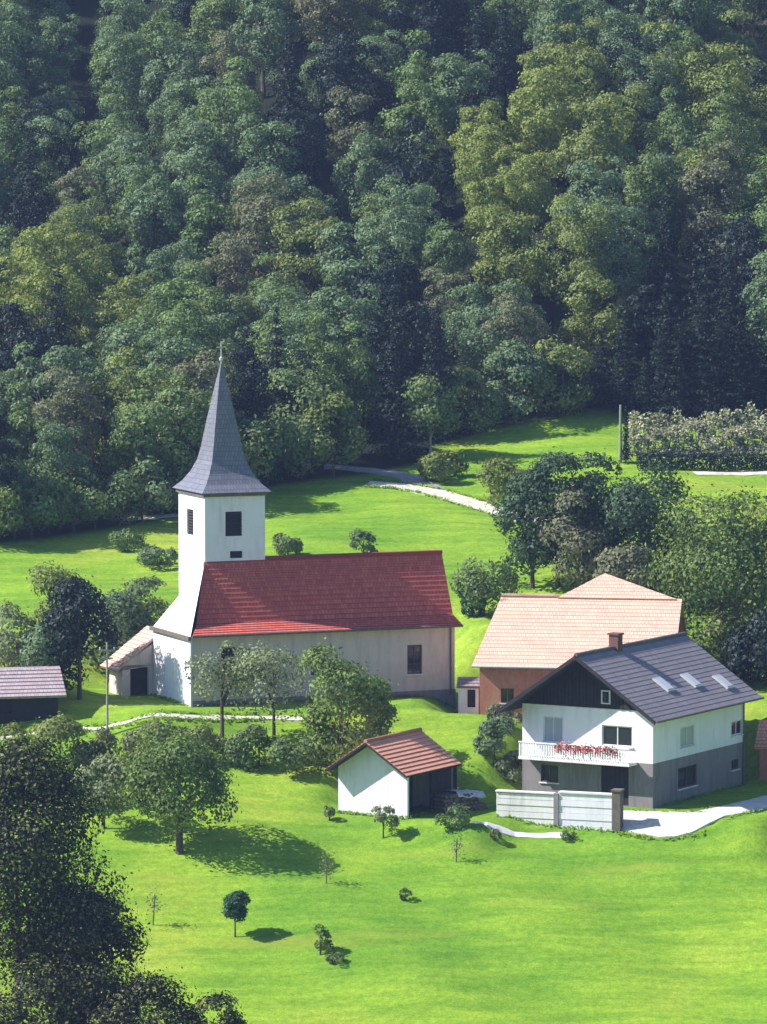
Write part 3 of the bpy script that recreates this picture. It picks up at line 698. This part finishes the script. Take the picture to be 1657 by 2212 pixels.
for row in range(6):
    for k in range(int(Lp / .26)):
        x = .13 + k * .26 + (.13 if row % 2 else 0) + rr.uniform(-.02, .02); z = .12 + row * .22
        if x > Lp * (1 - .07 * row): continue
        rad = rr.uniform(.10, .135); m.tube([(x, -.1 + rr.uniform(-.05,.05), z), (x, 1.0, z)], [rad, rad], 7)
m.build('logs', M['logend'], lp)
m = MB()
for i in range(8):
    for j in range(4):
        f = lambda a, b: (Lp * (.30 + .55 * a / 8), -.2 + 1.3 * b / 4, 1.47 - .16 * (a / 8) + .05 * math.sin(a * 1.7 + b) - (.3 if b == 0 else 0))
        m.face([f(i, j), f(i+1, j), f(i+1, j+1), f(i, j+1)])
tp = m.build('tarpaulin', M['tarp'], smooth=True); tp.matrix_world = lp.matrix_world
mod = tp.modifiers.new('thick', 'SOLIDIFY'); mod.thickness = .02
tag(tp, 'pale blue tarpaulin lying over the dark log pile', 'tarpaulin')
def pole(name, label, cat, u, vb, vt, rad, mat, arms=True):
    p = G(u, vb); h = (vb - vt) / (F / (p.y - CAM_Y)); t = thing(name, label, cat, Matrix.Translation(p))
    m = MB(); m.tube([(0,0,-.4), (0,0,h)], [rad, rad * .7], 8); m.build('shaft', mat, t)
    if arms:
        m = MB(); m.box(-.5, .5, -.05, .05, h - .55, h - .45); m.box(-.35, .35, -.049, .049, h - 1.0, h - .91); m.build('crossarm', mat, t)
        for x in (-.42, 0, .42):
            m = MB(); m.tube([(x,0,h-.449), (x,0,h-.30)], [.035,.05], 7); m.build('insulator', M['frame'], t)
pole('utility_pole', 'thin pale utility pole standing by the path left of the church', 'pole', 232, 1590, 1385, .075, M['palebark'])
pole('marker_post', 'tall pale post at the upper edge of the sunlit meadow', 'post', 1340, 1000, 874, .12, M['shutter'], False)
for i, (u, vb, vt, lb) in enumerate(((705, 1908, 1850, 'thin wooden stake standing alone on the meadow below the shed'), (985, 1862, 1810, 'thin wooden stake on the meadow below the garden wall'),
                                  (330, 1998, 1930, 'leaning thin stake on the meadow left of the round topped tree'))):
    p = G(u, vb); h = (vb - vt) / (F / (p.y - CAM_Y)); t = thing('stake', lb, 'stake', Matrix.Translation(p), 'stakes for young trees')
    m = MB(); m.tube([(0,0,-.3), (.06 * i,0,h)], [.04, .03], 6); m.build('shaft', M['timber2'], t)
    pos = np.random.default_rng(i + 70).normal(size=(150, 3)) * np.array([.22, .22, .4]) + np.array([.05 * i, 0, h * .72])
    link('foliage', leaf_mesh('foliage', pos, rng.normal(size=(150, 3)), .13, LEAF['grey']), t)

# ------------------------------------------------------------------ trees
def crown_points(r, rx, ry, z0, z1, npuff, nleaf, puff=(.42, .60), low=-.85, ragged=.12):
    """leaf positions and normals of an irregular crown of leafy clumps between z0 and z1"""
    cz, rz = (z0 + z1) / 2, (z1 - z0) / 2; rm = (rx + ry + rz) / 3
    c = []
    while len(c) < npuff:
        d = r.normal(size=3); d /= np.linalg.norm(d)
        if d[2] < low: continue
        k = r.uniform(.50, .74) * (1 + r.normal() * ragged)
        c.append((d * np.array([rx, ry, rz]) * k * (1 - .12 * max(0, -d[2])), rm * r.uniform(*puff) * (.8 + .35 * r.random()), d))
    w = np.array([q[1] ** 2 for q in c]); w /= w.sum()
    ci = r.choice(len(c), nleaf, p=w)
    C = np.array([q[0] for q in c])[ci]; PR = np.array([q[1] for q in c])[ci]; D = np.array([q[2] for q in c])[ci]
    d = r.normal(size=(nleaf, 3)); d /= np.linalg.norm(d, axis=1, keepdims=True)
    d = d + .75 * D + np.array([0, 0, .30]); d /= np.linalg.norm(d, axis=1, keepdims=True)
    rad = PR * (.55 + .5 * r.random(nleaf) ** .6) * np.where(r.random(nleaf) < .14, r.uniform(1.05, 1.4, nleaf), 1)
    pos = C + d * rad[:, None] * np.array([1, 1, .85]) + np.array([0, 0, cz])
    nrm = d + r.normal(size=(nleaf, 3)) * .36
    return pos, nrm, [Vector(q[0]) + Vector((0, 0, cz)) for q in c]
def trunk_mesh(r, h, z0, rad, tips, mat, name='trunk', lean=0):
    m = MB(); top = z0 + (h - z0) * .55
    pts = [(0,0,-.5), (lean*.1,0,z0*.4), (lean*.4, .03*h*r.normal()*.3, z0), (lean, .0, top)]
    m.tube(pts, [rad*1.25, rad, rad*.85, rad*.35], 8)
    for t in tips[:9]:
        s = Vector(pts[2]).lerp(Vector(pts[3]), r.uniform(0, .8)); mid = s.lerp(t, .5) + Vector((0,0,.06*h*r.random()))
        m.tube([s, mid, s.lerp(t, .92)], [rad*.45, rad*.28, rad*.1], 5)
    return m.mesh(name, mat)
def broadleaf(seed, h, rx, z0, leaf, npuff, nleaf, size, bark='bark', ry=None, trunk_r=None, **kw):
    r = np.random.default_rng(seed)
    pos, nrm, tips = crown_points(r, rx, ry or rx, z0, h, npuff, nleaf, **kw)
    s = size * r.uniform(.6, 1.35, nleaf)
    return leaf_mesh('crown', pos, nrm, s, LEAF[leaf], rng=r), trunk_mesh(r, h, max(z0, h*.12), trunk_r or max(.06, h * .018), tips, M[bark])
def spruce(seed, h, rx, leaf, nleaf, size):
    r = np.random.default_rng(seed)
    n = nleaf; f = 1 - np.sqrt(r.random(n)); tier = np.floor(f * 13) / 13 + r.random(n) * .045; tier = np.clip(tier, 0, .985)
    z = h * (.08 + .92 * tier); an = r.random(n) * 2 * np.pi; br = np.floor(an / (2*np.pi) * 9 + tier * 20) ; an = (br - tier * 20 + .5 + r.normal(size=n) * .28) / 9 * 2 * np.pi
    R0 = rx * (1 - tier * .97) ** .8 * (.82 + .3 * np.sin(br * 2.3 + tier * 40)) ; q = r.random(n) ** .55
    pos = np.stack([np.cos(an) * R0 * q, np.sin(an) * R0 * q, z - R0 * q * .35 + r.normal(size=n) * .08], 1)
    nrm = np.stack([np.cos(an) * .6, np.sin(an) * .6, np.ones(n)], 1) + r.normal(size=(n, 3)) * .5
    m = MB(); m.tube([(0,0,-.5), (0,0,h*.5), (0,0,h*.86)], [h*.016, h*.009, .015], 7)
    return leaf_mesh('crown', pos, nrm, size * r.uniform(.6, 1.3, n), LEAF[leaf], rng=r, aspect=.5), m.mesh('trunk', M['bark'])
def plant(name, label, cat, loc, meshes, group=None, rz=0, sc=(1,1,1), tilt=0):
    t = bpy.data.objects.new(name, None); COL.objects.link(t); t.location = loc; t.rotation_euler = (tilt, 0, rz); t.scale = sc; t.empty_display_size = .5
    tag(t, label, cat, group)
    cr = link('crown', meshes[0], t)
    if len(meshes) > 1 and meshes[1]: link('trunk', meshes[1], t)
    return t

# single trees, placed by the foot and size they have in the photograph
SEED = [100]
def tree(label, u, vb, vt, w, leaf, npuff=14, nleaf=3500, size=.24, low=.22, cat='tree', name='broadleaf_tree', kind='b', Y=None, bark='bark', group=None, du=0, **kw):
    SEED[0] += 1
    p = G(u, vb) if Y is None else P(u, vb, Y)
    if Y is not None: p = Vector((p.x, p.y, hz(p.x, p.y)))
    k = F / (p.y - CAM_Y); h = (uv_of(p)[1] - vt) / k; rx = w / 2 / k
    if kind == 's': ms = spruce(SEED[0], h, rx, leaf, nleaf, size)
    else: ms = broadleaf(SEED[0], h, rx * .93, h * (low if low > .12 else low - .14), leaf, int(npuff * 1.3), int(nleaf * 1.7), size * 1.08, bark, **kw)
    return plant(name, label, cat, p, ms, group, rz=random.Random(SEED[0]).uniform(-.4, .4))
def shrub(label, u, vb, vt, w, leaf, nleaf=900, size=.2, **kw):
    return tree(label, u, vb, vt, w, leaf, 8, nleaf, size, .02, 'shrub', 'shrub', **kw)

# in front of the church
tree('loose grey green tree with a thin trunk in front of the church nave wall', 480, 1612, 1368, 175, 'grey', 14, 1150, .20, .34, puff=(.34,.50))
tree('small airy tree in front of the church below the lit end of its red roof', 592, 1616, 1380, 205, 'grey', 16, 1350, .20, .25)
tree('full yellow green tree between the church nave and the garden shed', 738, 1690, 1392, 165, 'fresh', 18, 4200, .22, .06)
tree('darker bushy tree at the right side of the full tree by the shed', 800, 1640, 1440, 90, 'mid', 10, 1600, .20, .06)
shrub('dark shrub in the shade below the church wall', 560, 1655, 1575, 150, 'mid', 1800)
shrub('dark shrub beside the full tree in the shaded slope below the church', 640, 1668, 1570, 120, 'mid', 1500)
# orchard slope on the left
tree('wide dark orchard tree with a short trunk and long shadow on the lower meadow', 388, 1842, 1590, 235, 'orchard', 24, 5600, .22, .20, trunk_r=.22)
tree('pale leafed tree at the left side of the wide orchard tree', 225, 1790, 1625, 125, 'grey', 12, 1700, .21, .10)
tree('small yellow green tree under the path at the left', 130, 1690, 1545, 150, 'olive', 11, 1900, .21, .08)
shrub('low dull green bush under the path left of the orchard tree', 225, 1690, 1575, 120, 'brown', 1300)
shrub('yellow green bush at the left edge below the path', 30, 1690, 1560, 130, 'olive', 1400)
shrub('rough bush on the bank right under the path', 330, 1640, 1570, 170, 'brown', 1500)
shrub('spreading bush on the bank right of the rough one', 430, 1640, 1568, 110, 'olive', 1200)
# left of the church
tree('tall dark tree left of the church porch', 172, 1510, 1205, 120, 'dark', 16, 4200, .24, .06)
tree('dark round tree between the tall dark tree and the church porch', 250, 1470, 1260, 150, 'blue', 15, 3000, .24, .06)
tree('grey green tree close against the left side of the church tower', 325, 1440, 1235, 130, 'mid', 13, 2600, .24, .08)
tree('thin yellow green tree at the left side of the tall dark tree', 112, 1480, 1160, 90, 'olive', 12, 2000, .22, .12)
tree('grey leafed tree behind the low shed at the left edge', 40, 1480, 1300, 130, 'grey', 12, 2200, .22, .06)
tree('blue green tree beside the grey leafed one above the low shed', 95, 1500, 1330, 100, 'blue', 11, 1800, .22, .06)
shrub('low hedge bush below the forest edge left of the tower', 345, 1225, 1165, 90, 'blue', 900)
shrub('low hedge bush in the meadow further left of the tower', 275, 1185, 1150, 90, 'mid', 700)
# behind the nave
shrub('round bush in the meadow behind the nave just right of the tower', 622, 1205, 1140, 60, 'mid', 800)
shrub('round bush in the meadow behind the middle of the red roof', 785, 1205, 1142, 62, 'mid', 800)
shrub('teal green bush beside the right end of the red church roof', 1020, 1330, 1250, 55, 'teal', 900)
tree('small pale green tree right of the church roof end', 1045, 1330, 1160, 110, 'mid', 10, 1700, .22, .04)
# clump behind the barn
tree('dark narrow tree at the left of the clump behind the pink roof', 1150, 1270, 990, 130, 'clump', 15, 3600, .25, .05)
tree('tall dark tree second from the left in the clump behind the pink roof', 1205, 1268, 968, 130, 'clump', 15, 3800, .25, .05)
tree('dull brownish tree in the middle of the clump behind the pink roof', 1255, 1280, 1060, 130, 'brown', 14, 2800, .25, .05)
tree('tallest dark tree rising above the middle of the clump behind the pink roof', 1290, 1258, 955, 125, 'clump', 15, 3600, .25, .05)
tree('broad blue green tree at the right of the clump behind the pink roof', 1400, 1270, 985, 210, 'clump', 22, 5600, .25, .05)
tree('dark tree between the clump and the big yellow green tree', 1450, 1290, 1120, 140, 'clump', 13, 2800, .25, .04)
tree('low olive bush like tree above the pink roof ridge', 1350, 1300, 1165, 140, 'brown', 12, 2200, .25, .03)
tree('big yellow green tree at the right edge behind the grey roofed house', 1585, 1450, 1035, 275, 'orchard', 30, 9500, .25, .05)
shrub('olive bush below the big yellow green tree behind the grey house roof', 1560, 1462, 1290, 210, 'olive', 3600, .24)
tree('tall olive tree cut by the right edge behind the grey roof', 1690, 1420, 1050, 190, 'yellow', 20, 4500, .25, .05)
tree('dark tree behind the rear end of the grey house roof', 1655, 1480, 1290, 150, 'dark', 14, 3400, .25, .03, Y=304)
# around the houses
shrub('dark bush at the left wall of the grey roofed house', 1068, 1640, 1545, 85, 'blue', 1500)
shrub('pale green bush between the dark bush and the garden wall', 1110, 1690, 1628, 85, 'grey', 1000)
shrub('reddish shrub at the foot of the brick farm building', 1092, 1575, 1500, 70, 'brown', 800)
# small trees on the meadow
tree('small round topped tree standing alone on the lower meadow', 508, 2024, 1914, 62, 'teal', 26, 1900, .14, .22, puff=(.34,.42), ragged=.03, trunk_r=.05)
tree('thin young tree on the meadow in front of the garden shed', 828, 1812, 1742, 62, 'grey', 7, 420, .16, .25, trunk_r=.05)
shrub('straggly little bush on the lower meadow right of the round topped tree', 692, 2062, 2005, 56, 'orchard', 420, .16)
shrub('tiny flat shrub on the meadow beside the straggly bush', 722, 2082, 2058, 40, 'mid', 200, .14)
shrub('small tuft shrub at the garden wall foot', 1232, 1815, 1795, 46, 'mid', 240, .13)
shrub('small tuft shrub left of the garden wall', 1068, 1812, 1792, 30, 'mid', 160, .13)
shrub('tiny shrub on the open meadow', 876, 1945, 1915, 30, 'orchard', 140, .13)
shrub('small dark shrub at the left corner of the white shed gable', 712, 1772, 1735, 26, 'mid', 220, .13)
shrub('low shrub under the right side of the shed', 985, 1782, 1748, 80, 'mid', 600, .16)
# dark trees in the near left corner
def near(label, u, vt, w, Y, leaf, vlow, npuff, nleaf, size, name='broadleaf_tree', cat='tree'):
    SEED[0] += 1
    g = P(u, 2212, Y); p = Vector((g.x, g.y, hz(g.x, g.y))); k = F / Y; vb = uv_of(p)[1]
    h = (vb - vt) / k; ms = broadleaf(SEED[0], h, w / 2 / k * .93, max(0.02, (vb - vlow) / k), leaf, int(npuff * 1.8), int(nleaf * 2.6), size, trunk_r=.25, ragged=.18)
    return plant(name, label, cat, p, ms)
near('big dark tree filling the lower left corner', 40, 1608, 330, 256, 'front', 2150, 34, 16000, .21)
near('dark bushy tree right of the big one in the lower left corner', 195, 1900, 200, 254, 'front', 2300, 20, 8000, .20)
near('low dark bush along the bottom edge right of the corner trees', 330, 2100, 260, 250, 'front', 2420, 20, 7000, .19, 'shrub', 'shrub')
near('small dark bush at the right end of the corner thicket', 475, 2118, 110, 250, 'front', 2400, 10, 2600, .18, 'shrub', 'shrub')
near('dark undergrowth bush below the big corner tree', 60, 2080, 330, 251, 'front', 2450, 20, 7000, .2, 'shrub', 'shrub')

# hedge strip at the upper right
hp = [G(u, v) for u, v in ((1362, 985), (1500, 985), (1660, 985), (1760, 985))]
hd = bpy.data.objects.new('hedge', None); COL.objects.link(hd); hd.location = hp[0]
tag(hd, 'long dry pinkish green hedge above the dark strip at the upper right', 'hedge')
r = np.random.default_rng(9); n = 11000
t_ = r.random(n); ends = np.array([hp[0], hp[-1]]); base = ends[0] + (ends[1] - ends[0]) * t_[:, None]
n = len(t_); q_ = r.random(n)
lump = .45 * np.sin(t_ * 31) * np.sin(q_ * 9 + t_ * 17) + .25 * np.sin(t_ * 77 + q_ * 13)
pos = np.stack([base[:, 0] + r.normal(size=n) * .1, base[:, 1] + q_ * 3.2, height(base[:, 0], base[:, 1] + q_ * 3.2) + .1 + np.minimum(1, q_ * 5) * (.7 + q_ * 1.5 + lump) * r.uniform(.5, 1, n) ** .4], 1) - np.array(hp[0])
link('crown', leaf_mesh('crown', pos, np.array([-.25, -.55, .8]) + r.normal(size=(n, 3)) * .5, .26, [LEAF['pinkish'], LEAF['grey'], LEAF['brown']],
     r.choice(3, n, p=[.42, .43, .15]).astype(np.int32), rng=r), hd)
m = MB()
for k in range(26):
    q = hp[0].lerp(hp[-1], (k + .5) / 26) - hp[0] + Vector((0, 1.2, 0)); m.tube([(q.x, q.y, q.z - .3), (q.x + .1, q.y, q.z + 1.1)], [.06, .04], 6)
m.build('trunk', M['bark'], hd)
hs = [G(u, 1012) for u in (1375, 1760)]
h2 = bpy.data.objects.new('hedge', None); COL.objects.link(h2); h2.location = hs[0]  # added leaf strip, coloured dark in place of the shadow band here
tag(h2, 'dark leafy strip standing for the shadow along the foot of the dry pinkish hedge', 'hedge')
n = 5000; t_ = r.random(n); base = np.array(hs[0]) + (np.array(hs[1]) - np.array(hs[0])) * t_[:, None]; an = r.random(n) * np.pi
pos = np.stack([base[:, 0], base[:, 1] + np.cos(an) * .6, base[:, 2] + np.sin(an) * 1.0 + r.normal(size=n) * .08], 1) - np.array(hs[0])
link('crown', leaf_mesh('crown', pos, np.stack([r.normal(size=n) * .4, -np.abs(np.cos(an)), np.sin(an)], 1) + r.normal(size=(n, 3)) * .4, .2, LEAF['dark'], rng=r), h2)
tree('narrow dark conifer right beside the tall pale post', 1352, 1000, 872, 30, 'dark', 0, 900, .2, kind='s', name='spruce_tree')

# ------------------------------------------------------------------ the wooded hillside
KINDS = {}
for kind, hs_, rs in (('blue', (9.5, 11.5, 8.5, 10.5), (2.7, 2.9, 3.1, 2.5)), ('mid', (9.5, 11, 10, 8.5), (2.9, 3.0, 2.6, 2.8)), ('olive', (9, 10.5, 9.5), (2.9, 3.1, 2.6)),
                      ('yellow', (9, 10, 9.5), (3.0, 2.8, 2.7)), ('brown', (9, 10), (2.8, 2.6))):
    KINDS[kind] = [broadleaf(1000 + 17 * i + len(kind) * 131, h, rr_ * .90, h * .05, kind, 38 + 5 * (i % 3), 7500, .25, 'palebark' if i == 1 and kind == 'mid' else 'bark', puff=(.24, .40), ragged=.26) for i, (h, rr_) in enumerate(zip(hs_, rs))]
KINDS['shade'] = [broadleaf(2500 + i, h, rr_, h * .04, 'dark', 36, 6500, .27, puff=(.24, .40), ragged=.26) for i, (h, rr_) in enumerate(((10.5, 2.7), (9, 2.6), (11, 2.5)))]  # leaves coloured near black so these crowns read as shade
KINDS['dark'] = [spruce(2000 + i, h, rr_ * 1.15, 'dark', 7000, .28) for i, (h, rr_) in enumerate(((12, 2.3), (10, 2.1), (13.5, 2.5)))]  # spruces added as dark fill, shade put into their leaf colour
LBL = {'blue': ('blue green broadleaf tree in the dense wood on the hillside', 'blue green trees of the hillside wood'),
       'mid': ('mid green broadleaf tree in the dense wood on the hillside', 'mid green trees of the hillside wood'),
       'olive': ('olive green broadleaf tree in the wood on the hillside', 'olive green trees of the hillside wood'),
       'yellow': ('yellow green broadleaf tree in the lighter part of the hillside wood', 'yellow green trees of the hillside wood'),
       'brown': ('dull brownish broadleaf tree in the hillside wood', 'brownish trees of the hillside wood'),
       'shade': ('broadleaf tree coloured dark as shade in the hillside wood', 'broadleaf trees coloured dark as shade in the hillside wood'),
       'dark': ('added spruce coloured dark as shade in a gap of the hillside wood', 'spruces coloured dark as shade in the hillside wood')}
rnd = random.Random(11)
def inell(u, v, cu, cv, ru, rv): return ((u - cu) / ru) ** 2 + ((v - cv) / rv) ** 2 < 1
SHADE_POCKETS = [(890, 900, 120, 130), (1510, 810, 200, 85), (1010, 250, 110, 110), (600, 330, 90, 70), (60, 960, 150, 70), (60, 640, 60, 80), (560, 1000, 60, 60),]  # shaded pockets of the wood, painted by dark-leaved trees
LIGHT = [(1080, 560, 130, 150), (1230, 330, 110, 110), (150, 800, 120, 110), (1560, 480, 90, 120), (1140, 700, 80, 70)]
BROWN = [(620, 720, 110, 60), (1330, 420, 90, 70), (700, 160, 80, 60), (1580, 640, 70, 50), (90, 940, 110, 50)]
forest_n = 0
Y = 336.0
while Y < 474:
    sx = 4.15 + (Y - 336) * .008; x = -46 + rnd.uniform(0, sx)
    while x < 46:
        px, py = x + rnd.uniform(-1.3, 1.3), Y - 300 + rnd.uniform(-1.6, 1.6)
        p = Vector((px, py, hz(px, py))); u, v = uv_of(p); x += sx * rnd.uniform(.85, 1.2)
        if v > edge_v(u) - 4 or u < -60 or u > 1720 or v < -40 + 0: 
            if not (v <= edge_v(u) - 4 and -60 <= u <= 1720 and v > -60): continue
        isd = any(inell(u, v, *e) for e in SHADE_POCKETS)
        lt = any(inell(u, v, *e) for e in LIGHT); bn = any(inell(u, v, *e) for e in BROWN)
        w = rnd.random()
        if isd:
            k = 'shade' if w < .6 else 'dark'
        elif lt: k = 'yellow' if w < .45 else 'olive' if w < .85 else 'mid'
        elif bn: k = 'brown' if w < .45 else 'olive' if w < .8 else 'blue'
        else: k = 'blue' if w < .50 else 'mid' if w < .80 else 'olive' if w < .88 else 'brown' if w < .94 else 'shade'
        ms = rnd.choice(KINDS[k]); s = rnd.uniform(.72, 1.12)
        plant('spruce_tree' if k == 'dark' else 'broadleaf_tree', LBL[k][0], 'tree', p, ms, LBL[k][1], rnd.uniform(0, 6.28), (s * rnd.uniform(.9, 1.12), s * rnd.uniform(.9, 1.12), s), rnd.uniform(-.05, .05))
        forest_n += 1
    Y += 5.0 + (Y - 336) * .008
print('forest trees', forest_n)
# bright trees at the wood's edge
tree('bright green tree at the wood edge just right of the church spire', 640, 1030, 770, 150, 'mid', 18, 4200, .28, .05)
tree('sunlit yellow green tree at the wood edge above the meadow right of the spire', 720, 1035, 850, 130, 'olive', 16, 3400, .27, .05)
tree('small green bush like tree at the foot of the spire', 570, 1045, 930, 90, 'teal', 11, 1700, .26, .03)
tree('light tree with pale trunk beside the dark gap in the wood', 930, 990, 800, 125, 'mid', 16, 2600, .25, .18, bark='palebark')
tree('pale bank bush tree above the gravel road', 960, 1040, 975, 120, 'olive', 10, 1500, .24, .02)
tree('pale green tree at the wood edge left of the upper meadow', 1010, 940, 790, 130, 'mid', 14, 2600, .26, .05)
tree('grey green tree at the wood edge above the middle of the upper meadow', 1110, 918, 745, 140, 'blue', 15, 2900, .26, .05)
tree('olive green tree at the wood edge above the right part of the upper meadow', 1215, 900, 735, 140, 'olive', 15, 2900, .26, .05)
shrub('low yellow bush on the bank above the gravel road', 1060, 1085, 1000, 130, 'yellow', 1500, .22)
shrub('green bush on the meadow bank left of the dark clump', 1125, 1085, 1010, 90, 'olive', 1100, .22)

BUSH = [broadleaf(3000 + i, h, rr_, .05, k, 14, 1700, .28) for i, (h, rr_, k) in enumerate(((4.2, 1.9, 'mid'), (3.4, 1.8, 'blue'), (4.8, 2.0, 'olive'), (3.8, 2.1, 'mid')))]
uu = -60
while uu < 560:
    vv = edge_v(uu) + rnd.uniform(-9, 3); p = G(uu, vv); s = rnd.uniform(.8, 1.25)
    plant('shrub', 'bushy shrub along the lower edge of the wood left of the church spire', 'shrub', p, rnd.choice(BUSH), 'shrubs along the wood edge', rnd.uniform(0, 6), (s, s, s)); uu += rnd.uniform(36, 58)
uu = 1300  # added spruce row; its dark leaf colour stands for the edge's shade
while uu < 1700:
    vv = edge_v(uu) - rnd.uniform(4, 14); p = G(uu, vv); s = rnd.uniform(.45, .7)
    plant('spruce_tree', 'small spruce coloured dark as the shade of the wood edge above the upper meadow', 'tree', p, rnd.choice(KINDS['dark']), 'small spruces along the upper wood edge', rnd.uniform(0, 6), (s * 1.3, s * 1.3, s)); uu += rnd.uniform(34, 52)

# the wood goes on beyond the frame: one mass
vs_, fs_, ms_ = [], [], []
pp, nn_ = [], []
r = np.random.default_rng(77)
for k in range(380):
    while True:
        x, Yk = r.uniform(-85, 85), r.uniform(338, 540)
        pu, pv = uv_of((x, Yk - 300, hz(x, Yk - 300)))
        if (pu < -75 or pu > 1735 or pv < -75) and pv < edge_v(pu) - 4: break
    h = r.uniform(8, 12); a, b, _ = crown_points(r, h * .28, h * .28, h * .12, h, 14, 1100)
    pp.append(a + np.array([x, Yk - 300, hz(x, Yk - 300)])); nn_.append(b)
pp = np.concatenate(pp); nn_ = np.concatenate(nn_)
fo = link('forest', leaf_mesh('forest', pp, nn_, .48, [LEAF['blue'], LEAF['mid'], LEAF['olive']], r.choice(3, len(pp)).astype(np.int32), rng=r))
tag(fo, 'dense wood continuing beyond the hillside', 'forest', kind='stuff')

# ------------------------------------------------------------------ grass tufts on the meadow
r = np.random.default_rng(21); gp = []
def verge(a, b, n, w):
    t = r.random(n)[:, None]; gp.append(np.array(a)[None, :2] * (1 - t) + np.array(b)[None, :2] * t + r.normal(size=(n, 2)) * w)
wl2 = lambda Mx, x, y: (Mx @ Vector((x, y, 0)))
for Mx, x0, y0, x1, y1, n in ((SH, -SW, -.15, 0, -.15, 260), (SH, .15, 0, .15, SL, 160), (HO, .15, 1, .15, GL, 160), (CH, 0, -.15, NL, -.15, 420), (CH, -.2, 0, -.2, 6.6, 200), (BA, 0, -.2, 6, -.2, 160)):
    verge(wl2(Mx, x0, y0), wl2(Mx, x1, y1), n, .10)
verge(gw0, gw1, 220, .12)
for pl_, w_, n in ((((795, 1044), (860, 1050), (930, 1062), (1010, 1086), (1110, 1116)), 1.2, 120), (((0, 1594), (150, 1572), (300, 1556), (430, 1549), (560, 1549)), .34, 110), (((1345, 1772), (1430, 1778), (1520, 1766), (1600, 1748)), 1.36, 90)):
    q = [G(*k) for k in pl_]
    for a, b in zip(q[:-1], q[1:]):
        d = (b - a); d.z = 0; d.normalize(); sd_ = Vector((-d.y, d.x, 0)) * w_
        verge(a + sd_, b + sd_, n, .12); verge(a - sd_, b - sd_, n, .12)
gp = np.concatenate(gp); gx, gy = gp[:, 0], gp[:, 1]; n = len(gx)
pos = np.stack([gx, gy, height(gx, gy) + r.uniform(.02, .16, n)], 1)
nrm = r.normal(size=(n, 3)) * np.array([.4, .4, .2]) + np.array([-.5, -.4, .7])
tag(link('grass', leaf_mesh('grass', pos, nrm, r.uniform(.12, .26, n), LEAF['blade'], rng=r, aspect=.5)), 'longer grass along walls and path edges', 'grass', kind='stuff')

# ------------------------------------------------------------------ haze: one closed box of even air round camera and scene
m = MB(); m.box(-640, 640, -620, 930, -60, 190)
m_, nt, ns, ls, out = new_mat('haze_air')
pv = ns.new('ShaderNodeVolumePrincipled'); pv.inputs['Color'].default_value = (.44, .58, 1.0, 1); pv.inputs['Density'].default_value = .00015; pv.inputs['Anisotropy'].default_value = .2
ls.new(pv.outputs[0], out.inputs['Volume'])
tag(m.build('haze', m_), kind='stuff')
scene.cycles.volume_bounces = 0
